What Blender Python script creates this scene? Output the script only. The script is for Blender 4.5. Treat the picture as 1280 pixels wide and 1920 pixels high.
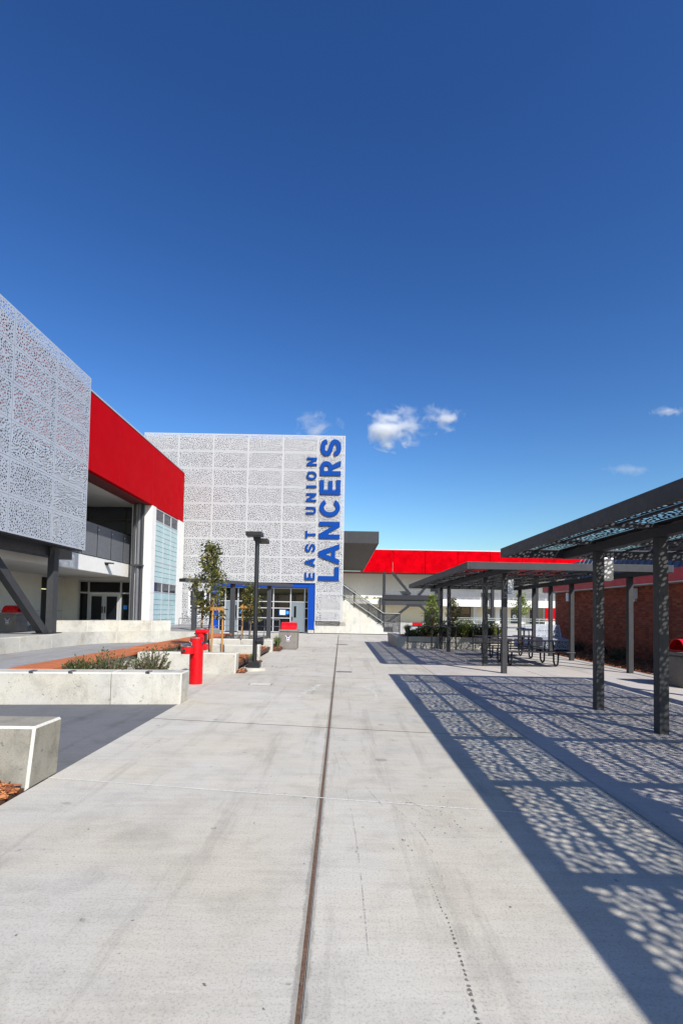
import bpy, bmesh, math, random
from mathutils import Vector, Matrix
from mathutils.geometry import delaunay_2d_cdt
R = math.radians
SC = bpy.context.scene
for o in list(bpy.data.objects): bpy.data.objects.remove(o)
COL = SC.collection

# ------------------------------------------------------------------ camera
cam_d = bpy.data.cameras.new('camera'); cam = bpy.data.objects.new('camera', cam_d); COL.objects.link(cam)
SC.camera = cam
PITCH, ROLL, EYE = R(2.1), 0.0175, 1.58
F = Vector((0, math.cos(PITCH), math.sin(PITCH))); Rt = Vector((1, 0, 0)); Up = Rt.cross(F)
R2 = Rt * math.cos(ROLL) + Up * math.sin(ROLL); U2 = Up * math.cos(ROLL) - Rt * math.sin(ROLL)
m = Matrix.Identity(4)
for i in range(3): m[i][0], m[i][1], m[i][2] = R2[i], U2[i], -F[i]
m[2][3] = EYE
cam.matrix_world = m
cam_d.sensor_fit = 'VERTICAL'; cam_d.sensor_height = 36; cam_d.lens = 935 / 1920 * 36
cam_d.shift_y = 151 / 1920
cam_d.clip_start = 0.05; cam_d.clip_end = 20000
SC.render.resolution_x, SC.render.resolution_y = 682, 1024

# ------------------------------------------------------------------ light
SUN = Vector((0.658, -1.05, 1.0)).normalized()
ELEV = math.asin(SUN.z); AZ = math.atan2(SUN.x, SUN.y)
W = bpy.data.worlds.new('World'); SC.world = W; W.use_nodes = True
wn = W.node_tree.nodes; wl = W.node_tree.links
sky = wn.new('ShaderNodeTexSky'); sky.sky_type = 'NISHITA'; sky.sun_disc = False
sky.sun_elevation = ELEV; sky.sun_rotation = AZ
sky.altitude = 0; sky.air_density = 1.4; sky.dust_density = 0.8; sky.ozone_density = 4
hs = wn.new('ShaderNodeHueSaturation'); hs.inputs['Value'].default_value = 0.78; hs.inputs['Saturation'].default_value = 1.17; hs.inputs['Hue'].default_value = .505
gm = wn.new('ShaderNodeGamma'); gm.inputs['Gamma'].default_value = 1.5
wl.new(sky.outputs[0], hs.inputs['Color']); wl.new(hs.outputs[0], gm.inputs[0])
bg = wn['Background']; bg.inputs['Strength'].default_value = 0.067
wl.new(gm.outputs[0], bg.inputs['Color'])
sd = bpy.data.lights.new('sun', 'SUN'); sd.energy = 5.0; sd.angle = R(0.53); sd.color = (1, 0.955, 0.88)
so = bpy.data.objects.new('sun', sd); COL.objects.link(so)
so.rotation_euler = SUN.to_track_quat('Z', 'Y').to_euler(); so.location = (10, -15, 30)
SC.view_settings.view_transform = 'Standard'; SC.view_settings.look = 'None'
SC.view_settings.gamma = 1; SC.view_settings.exposure = 0.55
SC.render.engine = 'CYCLES'
SC.cycles.max_bounces = 6; SC.cycles.diffuse_bounces = 3; SC.cycles.glossy_bounces = 3
SC.cycles.transparent_max_bounces = 8; SC.cycles.volume_bounces = 8

# ------------------------------------------------------------------ materials
def new_mat(name):
    M = bpy.data.materials.new(name); M.use_nodes = True
    return M, M.node_tree.nodes, M.node_tree.links, M.node_tree.nodes['Principled BSDF']
def noise(n, l, scale, detail=4, rough=.6, vec=None, dist=0):
    t = n.new('ShaderNodeTexNoise'); t.inputs['Scale'].default_value = scale
    t.inputs['Detail'].default_value = detail; t.inputs['Roughness'].default_value = rough
    t.inputs['Distortion'].default_value = dist
    if vec: l.new(vec, t.inputs['Vector'])
    return t.outputs['Fac']
def pos(n, l, sc=(1, 1, 1), rot=(0, 0, 0)):
    g = n.new('ShaderNodeNewGeometry'); mp = n.new('ShaderNodeMapping')
    mp.inputs['Scale'].default_value = sc; mp.inputs['Rotation'].default_value = rot
    l.new(g.outputs['Position'], mp.inputs['Vector']); return mp.outputs[0]
def ramp(n, l, fac, stops):
    r = n.new('ShaderNodeValToRGB'); e = r.color_ramp.elements
    while len(e) < len(stops): e.new(0.5)
    for k, (p, c) in enumerate(stops):
        e[k].position = p; e[k].color = (c[0], c[1], c[2], 1) if isinstance(c, tuple) else (c, c, c, 1)
    l.new(fac, r.inputs[0]); return r.outputs[0]
def mix(n, l, a, b, fac=1., mode='MULTIPLY'):
    x = n.new('ShaderNodeMix'); x.data_type = 'RGBA'; x.blend_type = mode
    if isinstance(fac, float): x.inputs['Factor'].default_value = fac
    else: l.new(fac, x.inputs['Factor'])
    for s, v in ((x.inputs['A'], a), (x.inputs['B'], b)):
        if isinstance(v, tuple): s.default_value = (*v, 1)
        else: l.new(v, s)
    return x.outputs['Result']
def bump(n, l, p, h, strength=.3, dist=.01):
    b = n.new('ShaderNodeBump'); b.inputs['Strength'].default_value = strength; b.inputs['Distance'].default_value = dist
    l.new(h, b.inputs['Height']); l.new(b.outputs[0], p.inputs['Normal'])
def plain(name, col, rough=.5, metal=0., var=.12, vs=3., spec=.5, fine=0., bmp=0.):
    M, n, l, p = new_mat(name)
    v = pos(n, l)
    c = mix(n, l, tuple(col), ramp(n, l, noise(n, l, vs, 5, .65, v), [(.3, 1 - var), (.7, 1 + var * .6)]))
    if fine: c = mix(n, l, c, ramp(n, l, noise(n, l, 55, 3, .7, v), [(.35, 1 - fine), (.65, 1 + fine * .5)]))
    l.new(c, p.inputs['Base Color']); p.inputs['Roughness'].default_value = rough; p.inputs['Metallic'].default_value = metal
    p.inputs['Specular IOR Level'].default_value = spec
    r = ramp(n, l, noise(n, l, vs * 2.3, 4, .6, v), [(.3, max(rough - .08, 0.02)), (.7, min(rough + .1, 1))]); l.new(r, p.inputs['Roughness'])
    if bmp: bump(n, l, p, noise(n, l, 90, 3, .7, v), bmp, .004)
    return M
def concrete(name, col, big=.16, speck=.25, streak=.1, stain=.18, pits=0., warm=(1.0, .965, .9), joint=False):
    M, n, l, p = new_mat(name); v = pos(n, l)
    c = mix(n, l, tuple(col), ramp(n, l, noise(n, l, .55, 6, .62, v, .6), [(.28, 1 - big), (.5, 1.), (.75, 1 + big * .5)]))
    c = mix(n, l, c, ramp(n, l, noise(n, l, 2.6, 6, .7, v, .4), [(.32, 1 - stain), (.52, 1.)]))
    c = mix(n, l, c, warm, ramp(n, l, noise(n, l, .9, 3, .5, pos(n, l, (1, 1, 1), (0, 0, .7))), [(.42, 0.), (.62, .85)]))
    c = mix(n, l, c, ramp(n, l, noise(n, l, 1., 6, .75, pos(n, l, (1.3, 16, 1.3))), [(.35, 1 - streak), (.6, 1.)]))
    c = mix(n, l, c, ramp(n, l, noise(n, l, 75, 2, .8, v), [(.33, 1 - speck), (.47, 1.), (.75, 1.06)]))
    c = mix(n, l, c, ramp(n, l, noise(n, l, 13, 2, .5, v), [(.22, .55), (.3, 1.)]))
    if pits:
        c = mix(n, l, c, ramp(n, l, noise(n, l, 22, 2, .4, v), [(.27, 1 - pits), (.31, 1.)]))
    oi = n.new('ShaderNodeObjectInfo'); c = mix(n, l, c, ramp(n, l, oi.outputs['Random'], [(0, .94), (1, 1.05)]))
    c = mix(n, l, c, ramp(n, l, noise(n, l, 1., 5, .7, pos(n, l, (3.2, .22, 1), (0, 0, .06))), [(.36, .84), (.46, 1.)]))
    if joint:   # crumbled dirt along the centre joint, tyre-dark lanes
        sx_ = n.new('ShaderNodeSeparateXYZ'); g = n.new('ShaderNodeNewGeometry'); l.new(g.outputs['Position'], sx_.inputs[0])
        d = n.new('ShaderNodeMath'); d.operation = 'ADD'; d.inputs[1].default_value = .14; l.new(sx_.outputs['X'], d.inputs[0])
        ab = n.new('ShaderNodeMath'); ab.operation = 'ABSOLUTE'; l.new(d.outputs[0], ab.inputs[0])
        nz = n.new('ShaderNodeMath'); nz.operation = 'MULTIPLY_ADD'; nz.inputs[1].default_value = -.055; l.new(noise(n, l, 9, 5, .7, v), nz.inputs[0]); l.new(ab.outputs[0], nz.inputs[2])
        c = mix(n, l, c, ramp(n, l, nz.outputs[0], [(0., .68), (.01, 1.)]))
        c = mix(n, l, c, ramp(n, l, noise(n, l, 3.4, 1, .3, pos(n, l, (1, 1, 1), (0, 0, 1.1))), [(.2, .72), (.225, 1.)]))
    l.new(c, p.inputs['Base Color']); p.inputs['Roughness'].default_value = .85; p.inputs['Specular IOR Level'].default_value = .3
    bump(n, l, p, noise(n, l, 120, 3, .75, v), .35, .004)
    return M
MT = {}
MT['walk'] = concrete('walk_concrete', (.432, .412, .366), big=.13, stain=.15, joint=True)
MT['walk2'] = concrete('canopy_paving_concrete', (.43, .405, .39), stain=.1)
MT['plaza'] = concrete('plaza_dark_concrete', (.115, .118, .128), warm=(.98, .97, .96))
MT['plaza_mid'] = concrete('plaza_grey_concrete', (.25, .25, .255))
MT['ground'] = concrete('far_ground_concrete', (.46, .45, .42))
MT['wallc'] = concrete('cast_concrete', (.43, .415, .37), big=.14, stain=.2, pits=.45, streak=.05)
MT['block'] = concrete('stained_block_concrete', (.27, .255, .215), big=.3, stain=.4, pits=.4)
MT['chamfer'] = plain('pale_chamfer', (.47, .46, .415), .8, fine=.15)
MT['binc'] = concrete('aggregate_concrete', (.2, .18, .165), speck=.45, streak=.02)
MT['filler'] = plain('joint_filler', (.12, .07, .045), .9, fine=.4)
MT['sealant'] = plain('joint_sealant', (.54, .525, .48), .8, fine=.3)
MT['red'] = plain('red_cladding', (.36, .002, .006), .6, var=.08, vs=.7, spec=.02)
MT['redfar'] = plain('red_plaster', (.46, .001, .005), .8, var=.3, vs=1.3, fine=.2, spec=0.)
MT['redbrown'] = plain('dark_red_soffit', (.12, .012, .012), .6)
MT['redp'] = plain('red_powder_coat', (.5, .004, .008), .3, var=.04, spec=.3)
MT['redfascia'] = plain('faded_red_fascia', (.55, .03, .04), .5, var=.15)
MT['white'] = plain('white_stucco', (.62, .61, .585), .85, var=.05, fine=.06)
MT['cream'] = plain('cream_stucco', (.72, .66, .52), .85, var=.05)
MT['creamsh'] = plain('pale_stucco', (.66, .64, .58), .85, var=.06)
MT['soffit'] = plain('soffit_board', (.62, .6, .55), .8, var=.06)
MT['screen'] = plain('white_screen_coat', (.39, .393, .4), .55, var=.03, spec=.15)
MT['silver'] = plain('silver_screen_coat', (.43, .46, .51), .45, metal=.3, var=.06, vs=1.)
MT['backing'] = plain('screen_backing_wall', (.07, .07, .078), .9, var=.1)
MT['darkback'] = plain('dark_backing_wall', (.07, .06, .075), .9)
MT['steel'] = plain('charcoal_steel', (.043, .044, .048), .5, var=.14, vs=6, fine=.1, spec=.2)
MT['steelp'] = plain('perforated_steel', (.03, .031, .034), .55, var=.1, spec=.2)
MT['black'] = plain('black_steel', (.012, .012, .014), .4)
MT['panelgrey'] = plain('grey_rail_metal', (.11, .115, .13), .5, var=.1)
MT['alu'] = plain('aluminium_frame', (.5, .51, .53), .4, metal=.4, var=.04)
MT['door'] = plain('grey_door', (.14, .17, .19), .5, var=.04)
MT['darkdoor'] = plain('charcoal_door', (.03, .034, .04), .45)
MT['glass'] = plain('dark_glass', (.006, .007, .009), .04, var=.02, spec=.4)
MT['glassgrey'] = plain('tinted_glass', (.035, .04, .05), .08, var=.05)
MT['glassblock'] = plain('teal_channel_glass', (.33, .46, .48), .2, var=.12, vs=2.)
MT['glassline'] = plain('glass_joint', (.1, .17, .19), .5)
MT['blue'] = plain('blue_panel', (.003, .045, .29), .6, var=.05, spec=.1)
MT['bluel'] = plain('blue_letter_paint', (.001, .042, .23), .6, var=.03, spec=.1)
MT['sticker'] = plain('blue_sticker', (.02, .22, .7), .5)
MT['paper'] = plain('white_paper', (.8, .8, .82), .7)
MT['bench'] = plain('terracotta_bench', (.4, .115, .035), .75, var=.18, vs=2., fine=.25, bmp=.3)
MT['wood'] = plain('stake_wood', (.4, .19, .045), .7, var=.25, vs=9, fine=.2)
MT['bark'] = plain('bark', (.16, .11, .08), .9, var=.3, vs=20)
MT['chrome'] = plain('stainless', (.55, .56, .58), .18, metal=1., var=.05)
MT['metalroof'] = plain('blue_grey_metal_roof', (.085, .1, .135), .45, var=.1)
MT['stairwall'] = concrete('painted_concrete', (.5, .49, .44), big=.08, stain=.12, speck=.1)
MT['darksteel'] = plain('dark_frame_steel', (.025, .026, .03), .6, spec=.15)
MT['perfwhite'] = plain('speckled_white', (.22, .25, .31), .6)
MT['railgrey'] = plain('pale_rail', (.24, .27, .26), .5)
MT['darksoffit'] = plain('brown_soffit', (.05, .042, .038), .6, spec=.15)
MT['mortar'] = plain('mortar', (.2, .165, .15), .95, fine=.2)
MT['cloth'] = plain('blue_cloth', (.3, .38, .75), .8)
MT['stone'] = plain('gravel_base', (.3, .28, .25), .9, var=.6, vs=14)
MT['paleoxide'] = plain('pale_scuff', (.51, .495, .45), .8, fine=.35)
MT['drip'] = plain('damp_mark', (.16, .145, .125), .7, fine=.4)
MT['track'] = plain('faint_track', (.36, .345, .31), .85, fine=.5)
def brick_mat():
    M, n, l, p = new_mat('red_brick'); v = pos(n, l)
    oi = n.new('ShaderNodeObjectInfo')
    w = n.new('ShaderNodeTexWhiteNoise'); w.noise_dimensions = '3D'
    sn = n.new('ShaderNodeVectorMath'); sn.operation = 'SNAP'; sn.inputs[1].default_value = (.5, .21, .07)
    g = n.new('ShaderNodeNewGeometry'); l.new(g.outputs['Position'], sn.inputs[0]); l.new(sn.outputs[0], w.inputs['Vector'])
    c = ramp(n, l, w.outputs['Value'], [(0, (.2, .042, .02)), (.5, (.32, .072, .034)), (1, (.42, .12, .06))])
    c = mix(n, l, c, ramp(n, l, noise(n, l, 30, 4, .7, v), [(.3, .7), (.7, 1.15)]))
    l.new(c, p.inputs['Base Color']); p.inputs['Roughness'].default_value = .9
    bump(n, l, p, noise(n, l, 80, 3, .7, v), .5, .004); return M
MT['brick'] = brick_mat()
def chip_mat():
    M, n, l, p = new_mat('bark_mulch')
    g = n.new('ShaderNodeNewGeometry')
    c = ramp(n, l, g.outputs['Random Per Island'], [(0, (.06, .016, .006)), (.4, (.2, .06, .018)), (.8, (.36, .12, .035)), (1, (.5, .25, .1))])
    l.new(c, p.inputs['Base Color']); p.inputs['Roughness'].default_value = .85; return M
MT['mulch'] = chip_mat()
def leaf_mat(name, c0, c1, c2):
    M, n, l, p = new_mat(name)
    g = n.new('ShaderNodeNewGeometry')
    c = ramp(n, l, g.outputs['Random Per Island'], [(0, c0), (.55, c1), (1, c2)])
    l.new(c, p.inputs['Base Color']); p.inputs['Roughness'].default_value = .5
    t = n.new('ShaderNodeBsdfTranslucent'); l.new(mix(n, l, c, (1.3, 1.35, .6)), t.inputs['Color'])
    mx = n.new('ShaderNodeMixShader'); mx.inputs[0].default_value = .3
    l.new(p.outputs[0], mx.inputs[1]); l.new(t.outputs[0], mx.inputs[2])
    l.new(mx.outputs[0], n['Material Output'].inputs['Surface']); return M
MT['leaf'] = leaf_mat('olive_leaf', (.025, .034, .008), (.08, .088, .018), (.22, .19, .04))
MT['leafbright'] = leaf_mat('bright_leaf', (.06, .1, .012), (.13, .19, .025), (.3, .32, .05))
MT['leafdark'] = leaf_mat('dark_leaf', (.008, .016, .006), (.022, .042, .013), (.06, .09, .026))
MT['leafshrub'] = leaf_mat('shrub_leaf', (.02, .036, .008), (.055, .085, .02), (.13, .16, .045))
MT['grassy'] = leaf_mat('grass_blade', (.06, .09, .03), (.15, .19, .07), (.32, .34, .16))

# ------------------------------------------------------------------ helpers
def tag(o, label=None, cat=None, group=None, kind=None):
    if label: o['label'] = label
    if cat: o['category'] = cat
    if group: o['group'] = group
    if kind: o['kind'] = kind
    return o
def put(name, me, mat=None, parent=None, loc=None, rot=None, local=False, **k):
    o = bpy.data.objects.new(name, me); COL.objects.link(o)
    if mat and len(me.materials) == 0: me.materials.append(MT[mat])
    if loc: o.location = loc
    if rot: o.rotation_euler = rot
    if parent:
        o.parent = parent
        if not local: o.matrix_parent_inverse = root_loc(parent)
    tag(o, **k); return o
def root_loc(p): return Matrix.Translation(-p.location)
def thing(name, loc, label, cat, group=None):
    e = bpy.data.objects.new(name, None); COL.objects.link(e); e.location = loc; e.empty_display_size = .3
    return tag(e, label, cat, group)
def me_bm(bm, name='mesh', smooth=False):
    bmesh.ops.recalc_face_normals(bm, faces=bm.faces)
    me = bpy.data.meshes.new(name); bm.to_mesh(me); bm.free()
    if smooth:
        for p in me.polygons: p.use_smooth = True
    return me
def box(bm, x0, x1, y0, y1, z0, z1, bev=0.):
    r = bmesh.ops.create_cube(bm, size=1)
    vs = r['verts']
    for v in vs:
        v.co = Vector((x0 + (v.co.x + .5) * (x1 - x0), y0 + (v.co.y + .5) * (y1 - y0), z0 + (v.co.z + .5) * (z1 - z0)))
    if bev:
        es = list({e for v in vs for e in v.link_edges})
        bmesh.ops.bevel(bm, geom=es, offset=bev, segments=2, affect='EDGES', profile=.6)
def bar(bm, a, b, w, h=None, up=Vector((0, 0, 1))):
    a, b = Vector(a), Vector(b); h = h or w
    d = (b - a); L = d.length; d.normalize()
    s = d.cross(up)
    if s.length < 1e-4: s = Vector((1, 0, 0))
    s.normalize(); t = s.cross(d)
    vs = [bm.verts.new(p + s * (w / 2 * i) + t * (h / 2 * j)) for p in (a, b) for i, j in ((-1, -1), (1, -1), (1, 1), (-1, 1))]
    for f in ((0, 1, 2, 3), (7, 6, 5, 4), (0, 4, 5, 1), (1, 5, 6, 2), (2, 6, 7, 3), (3, 7, 4, 0)): bm.faces.new([vs[i] for i in f])
def tube(bm, pts, r, n=8, r2=None, cap=True):
    pts = [Vector(p) for p in pts]; rings = []
    for i, p in enumerate(pts):
        d = (pts[min(i + 1, len(pts) - 1)] - pts[max(i - 1, 0)]).normalized()
        u = d.cross(Vector((0, 0, 1)));
        if u.length < 1e-3: u = d.cross(Vector((0, 1, 0)))
        u.normalize(); w = d.cross(u)
        rr = r if r2 is None else r + (r2 - r) * i / max(len(pts) - 1, 1)
        rings.append([bm.verts.new(p + (u * math.cos(2 * math.pi * k / n) + w * math.sin(2 * math.pi * k / n)) * rr) for k in range(n)])
    for a, b in zip(rings, rings[1:]):
        for k in range(n): bm.faces.new((a[k], a[(k + 1) % n], b[(k + 1) % n], b[k]))
    if cap: bm.faces.new(rings[0][::-1]); bm.faces.new(rings[-1])
def cyl(bm, x, y, z0, z1, r, n=24, r2=None):
    tube(bm, [(x, y, z0), (x, y, z1)], r, n, r2)
def prism(bm, pts, z0, z1):
    a = [bm.verts.new((x, y, z0)) for x, y in pts]; b = [bm.verts.new((x, y, z1)) for x, y in pts]
    bm.faces.new(a[::-1]); bm.faces.new(b); n = len(pts)
    for i in range(n): bm.faces.new((a[i], a[(i + 1) % n], b[(i + 1) % n], b[i]))
def B(name, mat, parent, *boxes, bev=0., **k):
    bm = bmesh.new()
    for b in boxes: box(bm, *b, bev=bev)
    return put(name, me_bm(bm, name), mat, parent, **k)
def T(name, mat, parent, *runs, n=8, **k):
    bm = bmesh.new()
    for pts, r in runs: tube(bm, pts, r, n)
    return put(name, me_bm(bm, name), mat, parent, **k)
def copy_tree(o, parent=None):
    c = o.copy(); COL.objects.link(c); c.parent = parent
    for ch in o.children: copy_tree(ch, c)
    return c

def perf(w, h, sp, seed, mp, t=.004, margin=.045, vein=.55, veinw=.055, rmin=.2, rmax=.36, ell=1., miss=.08):
    """sheet w x h with real holes; mp maps (u, v, n) to 3D"""
    if not veinw: return perf_grid(w, h, sp, seed, mp, t, margin, rmin, rmax)
    rnd = random.Random(seed)
    seeds = []
    for _ in range(int((w + 2 * vein) * (h + 2 * vein) / (vein * vein)) * 12 + 30):
        q = (rnd.uniform(-vein, w + vein), rnd.uniform(-vein, h + vein))
        if all((q[0] - a) ** 2 + (q[1] - b) ** 2 > (.72 * vein) ** 2 for a, b in seeds): seeds.append(q)
    cell = sp; grid = {}; pts = []
    gap = .11 * sp
    for _ in range(int(26 * w * h / (sp * sp))):
        r = rnd.uniform(rmin, rmax) * sp; u = rnd.uniform(margin + r, w - margin - r); v = rnd.uniform(margin + r, h - margin - r)
        ci, cj = int(u / cell), int(v / cell); ok = True
        for i in (ci - 1, ci, ci + 1):
            for j in (cj - 1, cj, cj + 1):
                for (a, b, q) in grid.get((i, j), ()):
                    if (a - u) ** 2 + (b - v) ** 2 < (q + r + gap) ** 2: ok = False; break
                if not ok: break
            if not ok: break
        if not ok: continue
        d0 = d1 = 1e9
        for a, b in seeds:
            d = (a - u) ** 2 + (b - v) ** 2
            if d < d0: d0, d1 = d, d0
            elif d < d1: d1 = d
        if math.sqrt(d1) - math.sqrt(d0) < veinw * 2: continue
        grid.setdefault((ci, cj), []).append((u, v, r)); pts.append((u, v, r))
    N = 8; vs = [Vector(p) for p in ((0, 0), (w, 0), (w, h), (0, h))]; faces = [[0, 1, 2, 3]]
    for u, v, r in pts:
        th = rnd.uniform(0, 3.14); e = rnd.uniform(1, ell); q = len(vs); c, s_ = math.cos(th), math.sin(th)
        for k in range(N):
            a = 2 * math.pi * k / N; p, o = math.cos(a) * r, math.sin(a) * r / e
            vs.append(Vector((u + p * c - o * s_, v + p * s_ + o * c)))
        faces.append([q + k for k in range(N)])
    V, E_, Fc = delaunay_2d_cdt(vs, [], faces, 2, 1e-6)[:3]
    n = len(V); verts = [mp(p.x, p.y, 0) for p in V] + [mp(p.x, p.y, t) for p in V]
    out = [list(f) for f in Fc]; cnt = {}
    for f in out:
        for k in range(3):
            e = (f[k], f[(k + 1) % 3]); key = (min(e), max(e)); cnt[key] = None if key in cnt else e
    fs = out + [[q + n for q in f[::-1]] for f in out] + [[e[1], e[0], e[0] + n, e[1] + n] for e in cnt.values() if e]
    me = bpy.data.meshes.new('perforated_sheet'); me.from_pydata(verts, [], fs); me.update(); return me
def perf_grid(w, h, sp, seed, mp, t, margin, rmin, rmax):
    ell, miss, vein, veinw = 1., 0, 1., 0
    rnd = random.Random(seed)
    nx, ny = max(1, round((w - 2 * margin) / sp)), max(1, round((h - 2 * margin) / sp))
    sx, sy = (w - 2 * margin) / nx, (h - 2 * margin) / ny
    seeds = [(rnd.uniform(-vein, w + vein), rnd.uniform(-vein, h + vein)) for _ in range(int((w + 2 * vein) * (h + 2 * vein) / (vein * vein)) + 3)]
    V, Fc = [], []
    def vert(u, v):
        V.append((u, v)); return len(V) - 1
    G = [[vert(margin + i * sx + (rnd.uniform(-.2, .2) * sx if 0 < i < nx else 0), margin + j * sy + (rnd.uniform(-.2, .2) * sy if 0 < j < ny else 0)) for i in range(nx + 1)] for j in range(ny + 1)]
    def mid(a, b): return vert((V[a][0] + V[b][0]) / 2, (V[a][1] + V[b][1]) / 2)
    H = [[mid(G[j][i], G[j][i + 1]) for i in range(nx)] for j in range(ny + 1)]
    K = [[mid(G[j][i], G[j + 1][i]) for i in range(nx + 1)] for j in range(ny)]
    holes = []
    for j in range(ny):
        for i in range(nx):
            ring = [G[j][i], H[j][i], G[j][i + 1], K[j][i + 1], G[j + 1][i + 1], H[j + 1][i], G[j + 1][i], K[j][i]]
            cu = sum(V[q][0] for q in ring) / 8 + rnd.uniform(-.06, .06) * sx; cv = sum(V[q][1] for q in ring) / 8 + rnd.uniform(-.06, .06) * sy
            ds = sorted(((cu - a) ** 2 + (cv - b) ** 2) for a, b in seeds) if veinw else (0, 9)
            if math.sqrt(ds[1]) - math.sqrt(ds[0]) < veinw * 2 or rnd.random() < miss:
                Fc.append(ring); continue
            r = rnd.uniform(rmin, rmax); th = rnd.uniform(0, 3.14); e = rnd.uniform(1, ell)
            hv = []
            for k in range(8):
                a = -math.pi * .75 + k * math.pi / 4
                x, y = math.cos(a), math.sin(a)
                p = x * math.cos(th) + y * math.sin(th); q = -x * math.sin(th) + y * math.cos(th); q /= e
                hv.append(vert(cu + (p * math.cos(th) - q * math.sin(th)) * r * sx, cv + (p * math.sin(th) + q * math.cos(th)) * r * sy))
            for k in range(8): Fc.append([ring[k], ring[(k + 1) % 8], hv[(k + 1) % 8], hv[k]])
            holes.append(hv)
    c0 = [vert(0, 0), vert(w, 0), vert(w, h), vert(0, h)]; g0 = [G[0][0], G[0][nx], G[ny][nx], G[ny][0]]
    for k in range(4): Fc.append([c0[k], c0[(k + 1) % 4], g0[(k + 1) % 4], g0[k]])
    N = len(V)
    verts = [mp(u, v, 0) for u, v in V] + [mp(u, v, t) for u, v in V]
    faces = Fc + [[q + N for q in f[::-1]] for f in Fc]
    for hv in holes:
        for k in range(8): a, b = hv[k], hv[(k + 1) % 8]; faces.append([a, b, b + N, a + N])
    for k in range(4): a, b = c0[k], c0[(k + 1) % 4]; faces.append([b, a, a + N, b + N])
    me = bpy.data.meshes.new('perforated_sheet'); me.from_pydata(verts, [], faces); me.update(); return me

# ------------------------------------------------------------------ ground, walkway, paving
bm = bmesh.new(); box(bm, -400, 400, -60, 900, -.6, -.05)
put('ground', me_bm(bm), 'ground', kind='structure')
XL, XC, XR = -2.66, -.14, 2.40           # walkway edges and centre joint
SK = -.15                                # cross joints run slightly askew
def slab(bm, quad, z0=-.04, z1=0., bev=.006):
    a = [bm.verts.new((x, y, z0)) for x, y in quad]; b = [bm.verts.new((x, y, z1)) for x, y in quad]
    bm.faces.new(a[::-1]); top = bm.faces.new(b)
    for i in range(4): bm.faces.new((a[i], a[(i + 1) % 4], b[(i + 1) % 4], b[i]))
    bmesh.ops.bevel(bm, geom=list(top.edges), offset=bev, segments=2, affect='EDGES')
bm = bmesh.new(); box(bm, XL, XR, -3, 33.6, -.06, -.035); walkway = put('walkway', me_bm(bm), 'filler', kind='structure')
cuts = [-3.2, -.6, 1.72, 4.27, 6.8, 9.35, 11.9, 14.4, 16.9, 19.4, 21.9, 24.4, 26.9, 29.4, 33.4]
for c0, c1 in zip(cuts, cuts[1:]):
    for xa, xb, g in ((XL, XC - .011, 0), (XC + .011, XR - .004, 0)):
        ya = lambda x: c0 + SK * (x - XC) * (0 if c0 in (-3.2, 33.4) else 1) + .005
        yb = lambda x: c1 + SK * (x - XC) * (0 if c1 in (-3.2, 33.4) else 1) - .005
        bm = bmesh.new(); slab(bm, [(xa, ya(xa)), (xb, ya(xb)), (xb, yb(xb)), (xa, yb(xa))])
        put('slab', me_bm(bm), 'walk', walkway)
def ribbon(bm, pts, w, z):
    P = [Vector((x, y, z)) for x, y in pts]; L = []
    for i, p in enumerate(P):
        d = (P[min(i + 1, len(P) - 1)] - P[max(i - 1, 0)]).normalized(); s = Vector((-d.y, d.x, 0)) * (w[i] if isinstance(w, list) else w) / 2
        L.append((bm.verts.new(p + s), bm.verts.new(p - s)))
    for a, b in zip(L, L[1:]): bm.faces.new((a[0], a[1], b[1], b[0]))
B('joint_filler', 'filler', walkway, (XC - .0105, XC + .0105, -3, 33, -.04, -.006))
def skew_strip(c, w, z):
    bm = bmesh.new(); ribbon(bm, [(XL, c + SK * (XL - XC)), (XR, c + SK * (XR - XC))], w, z); return me_bm(bm)
put('joint_sealant', skew_strip(4.27, .019, .001), 'sealant', walkway)
put('joint_sealant', skew_strip(9.35, .014, .001), 'sealant', walkway)
for c_ in (6.8, 11.9, 14.4, 16.9, 19.4, 21.9): put('joint_filler', skew_strip(c_, .014, .001), 'filler', walkway)
# marks on the walk
rnd = random.Random(4)
def blob(bm, x, y, rx, ry, z, rot=0, n=9, j=.35):
    vs = []
    for k in range(n):
        a = 2 * math.pi * k / n; q = 1 + rnd.uniform(-j, j); px, py = math.cos(a) * rx * q, math.sin(a) * ry * q
        vs.append(bm.verts.new((x + px * math.cos(rot) - py * math.sin(rot), y + px * math.sin(rot) + py * math.cos(rot), z)))
    bm.faces.new(vs)
bm = bmesh.new(); y = 1.75
while y < 3.05:
    s = .0075 * (1.25 - .75 * (y - 1.8) / 1.25)
    blob(bm, .545 + .03 * math.sin((y - 1.8) * 2.2) - .01 * (y > 2.7), y, s * rnd.uniform(.7, 1.2), s * rnd.uniform(.8, 1.6), .0012); y += rnd.uniform(.022, .04)
for cx, cy in ((.68, 3.55), (.8, 3.62), (.62, 4.0), (.84, 4.1), (.9, 3.95), (.45, 3.5), (.86, 4.2)):
    for q in range(5): blob(bm, cx + rnd.gauss(0, .05), cy + rnd.gauss(0, .1), rnd.uniform(.003, .008), rnd.uniform(.004, .01), .0012)
for q in range(120):
    blob(bm, rnd.uniform(XL + .1, XR - .1), rnd.uniform(1.9, 12), rnd.uniform(.003, .009), rnd.uniform(.003, .012), .0011, rnd.uniform(0, 3))
put('damp_spots', me_bm(bm), 'drip', walkway, kind='stuff')
bm = bmesh.new()
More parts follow.
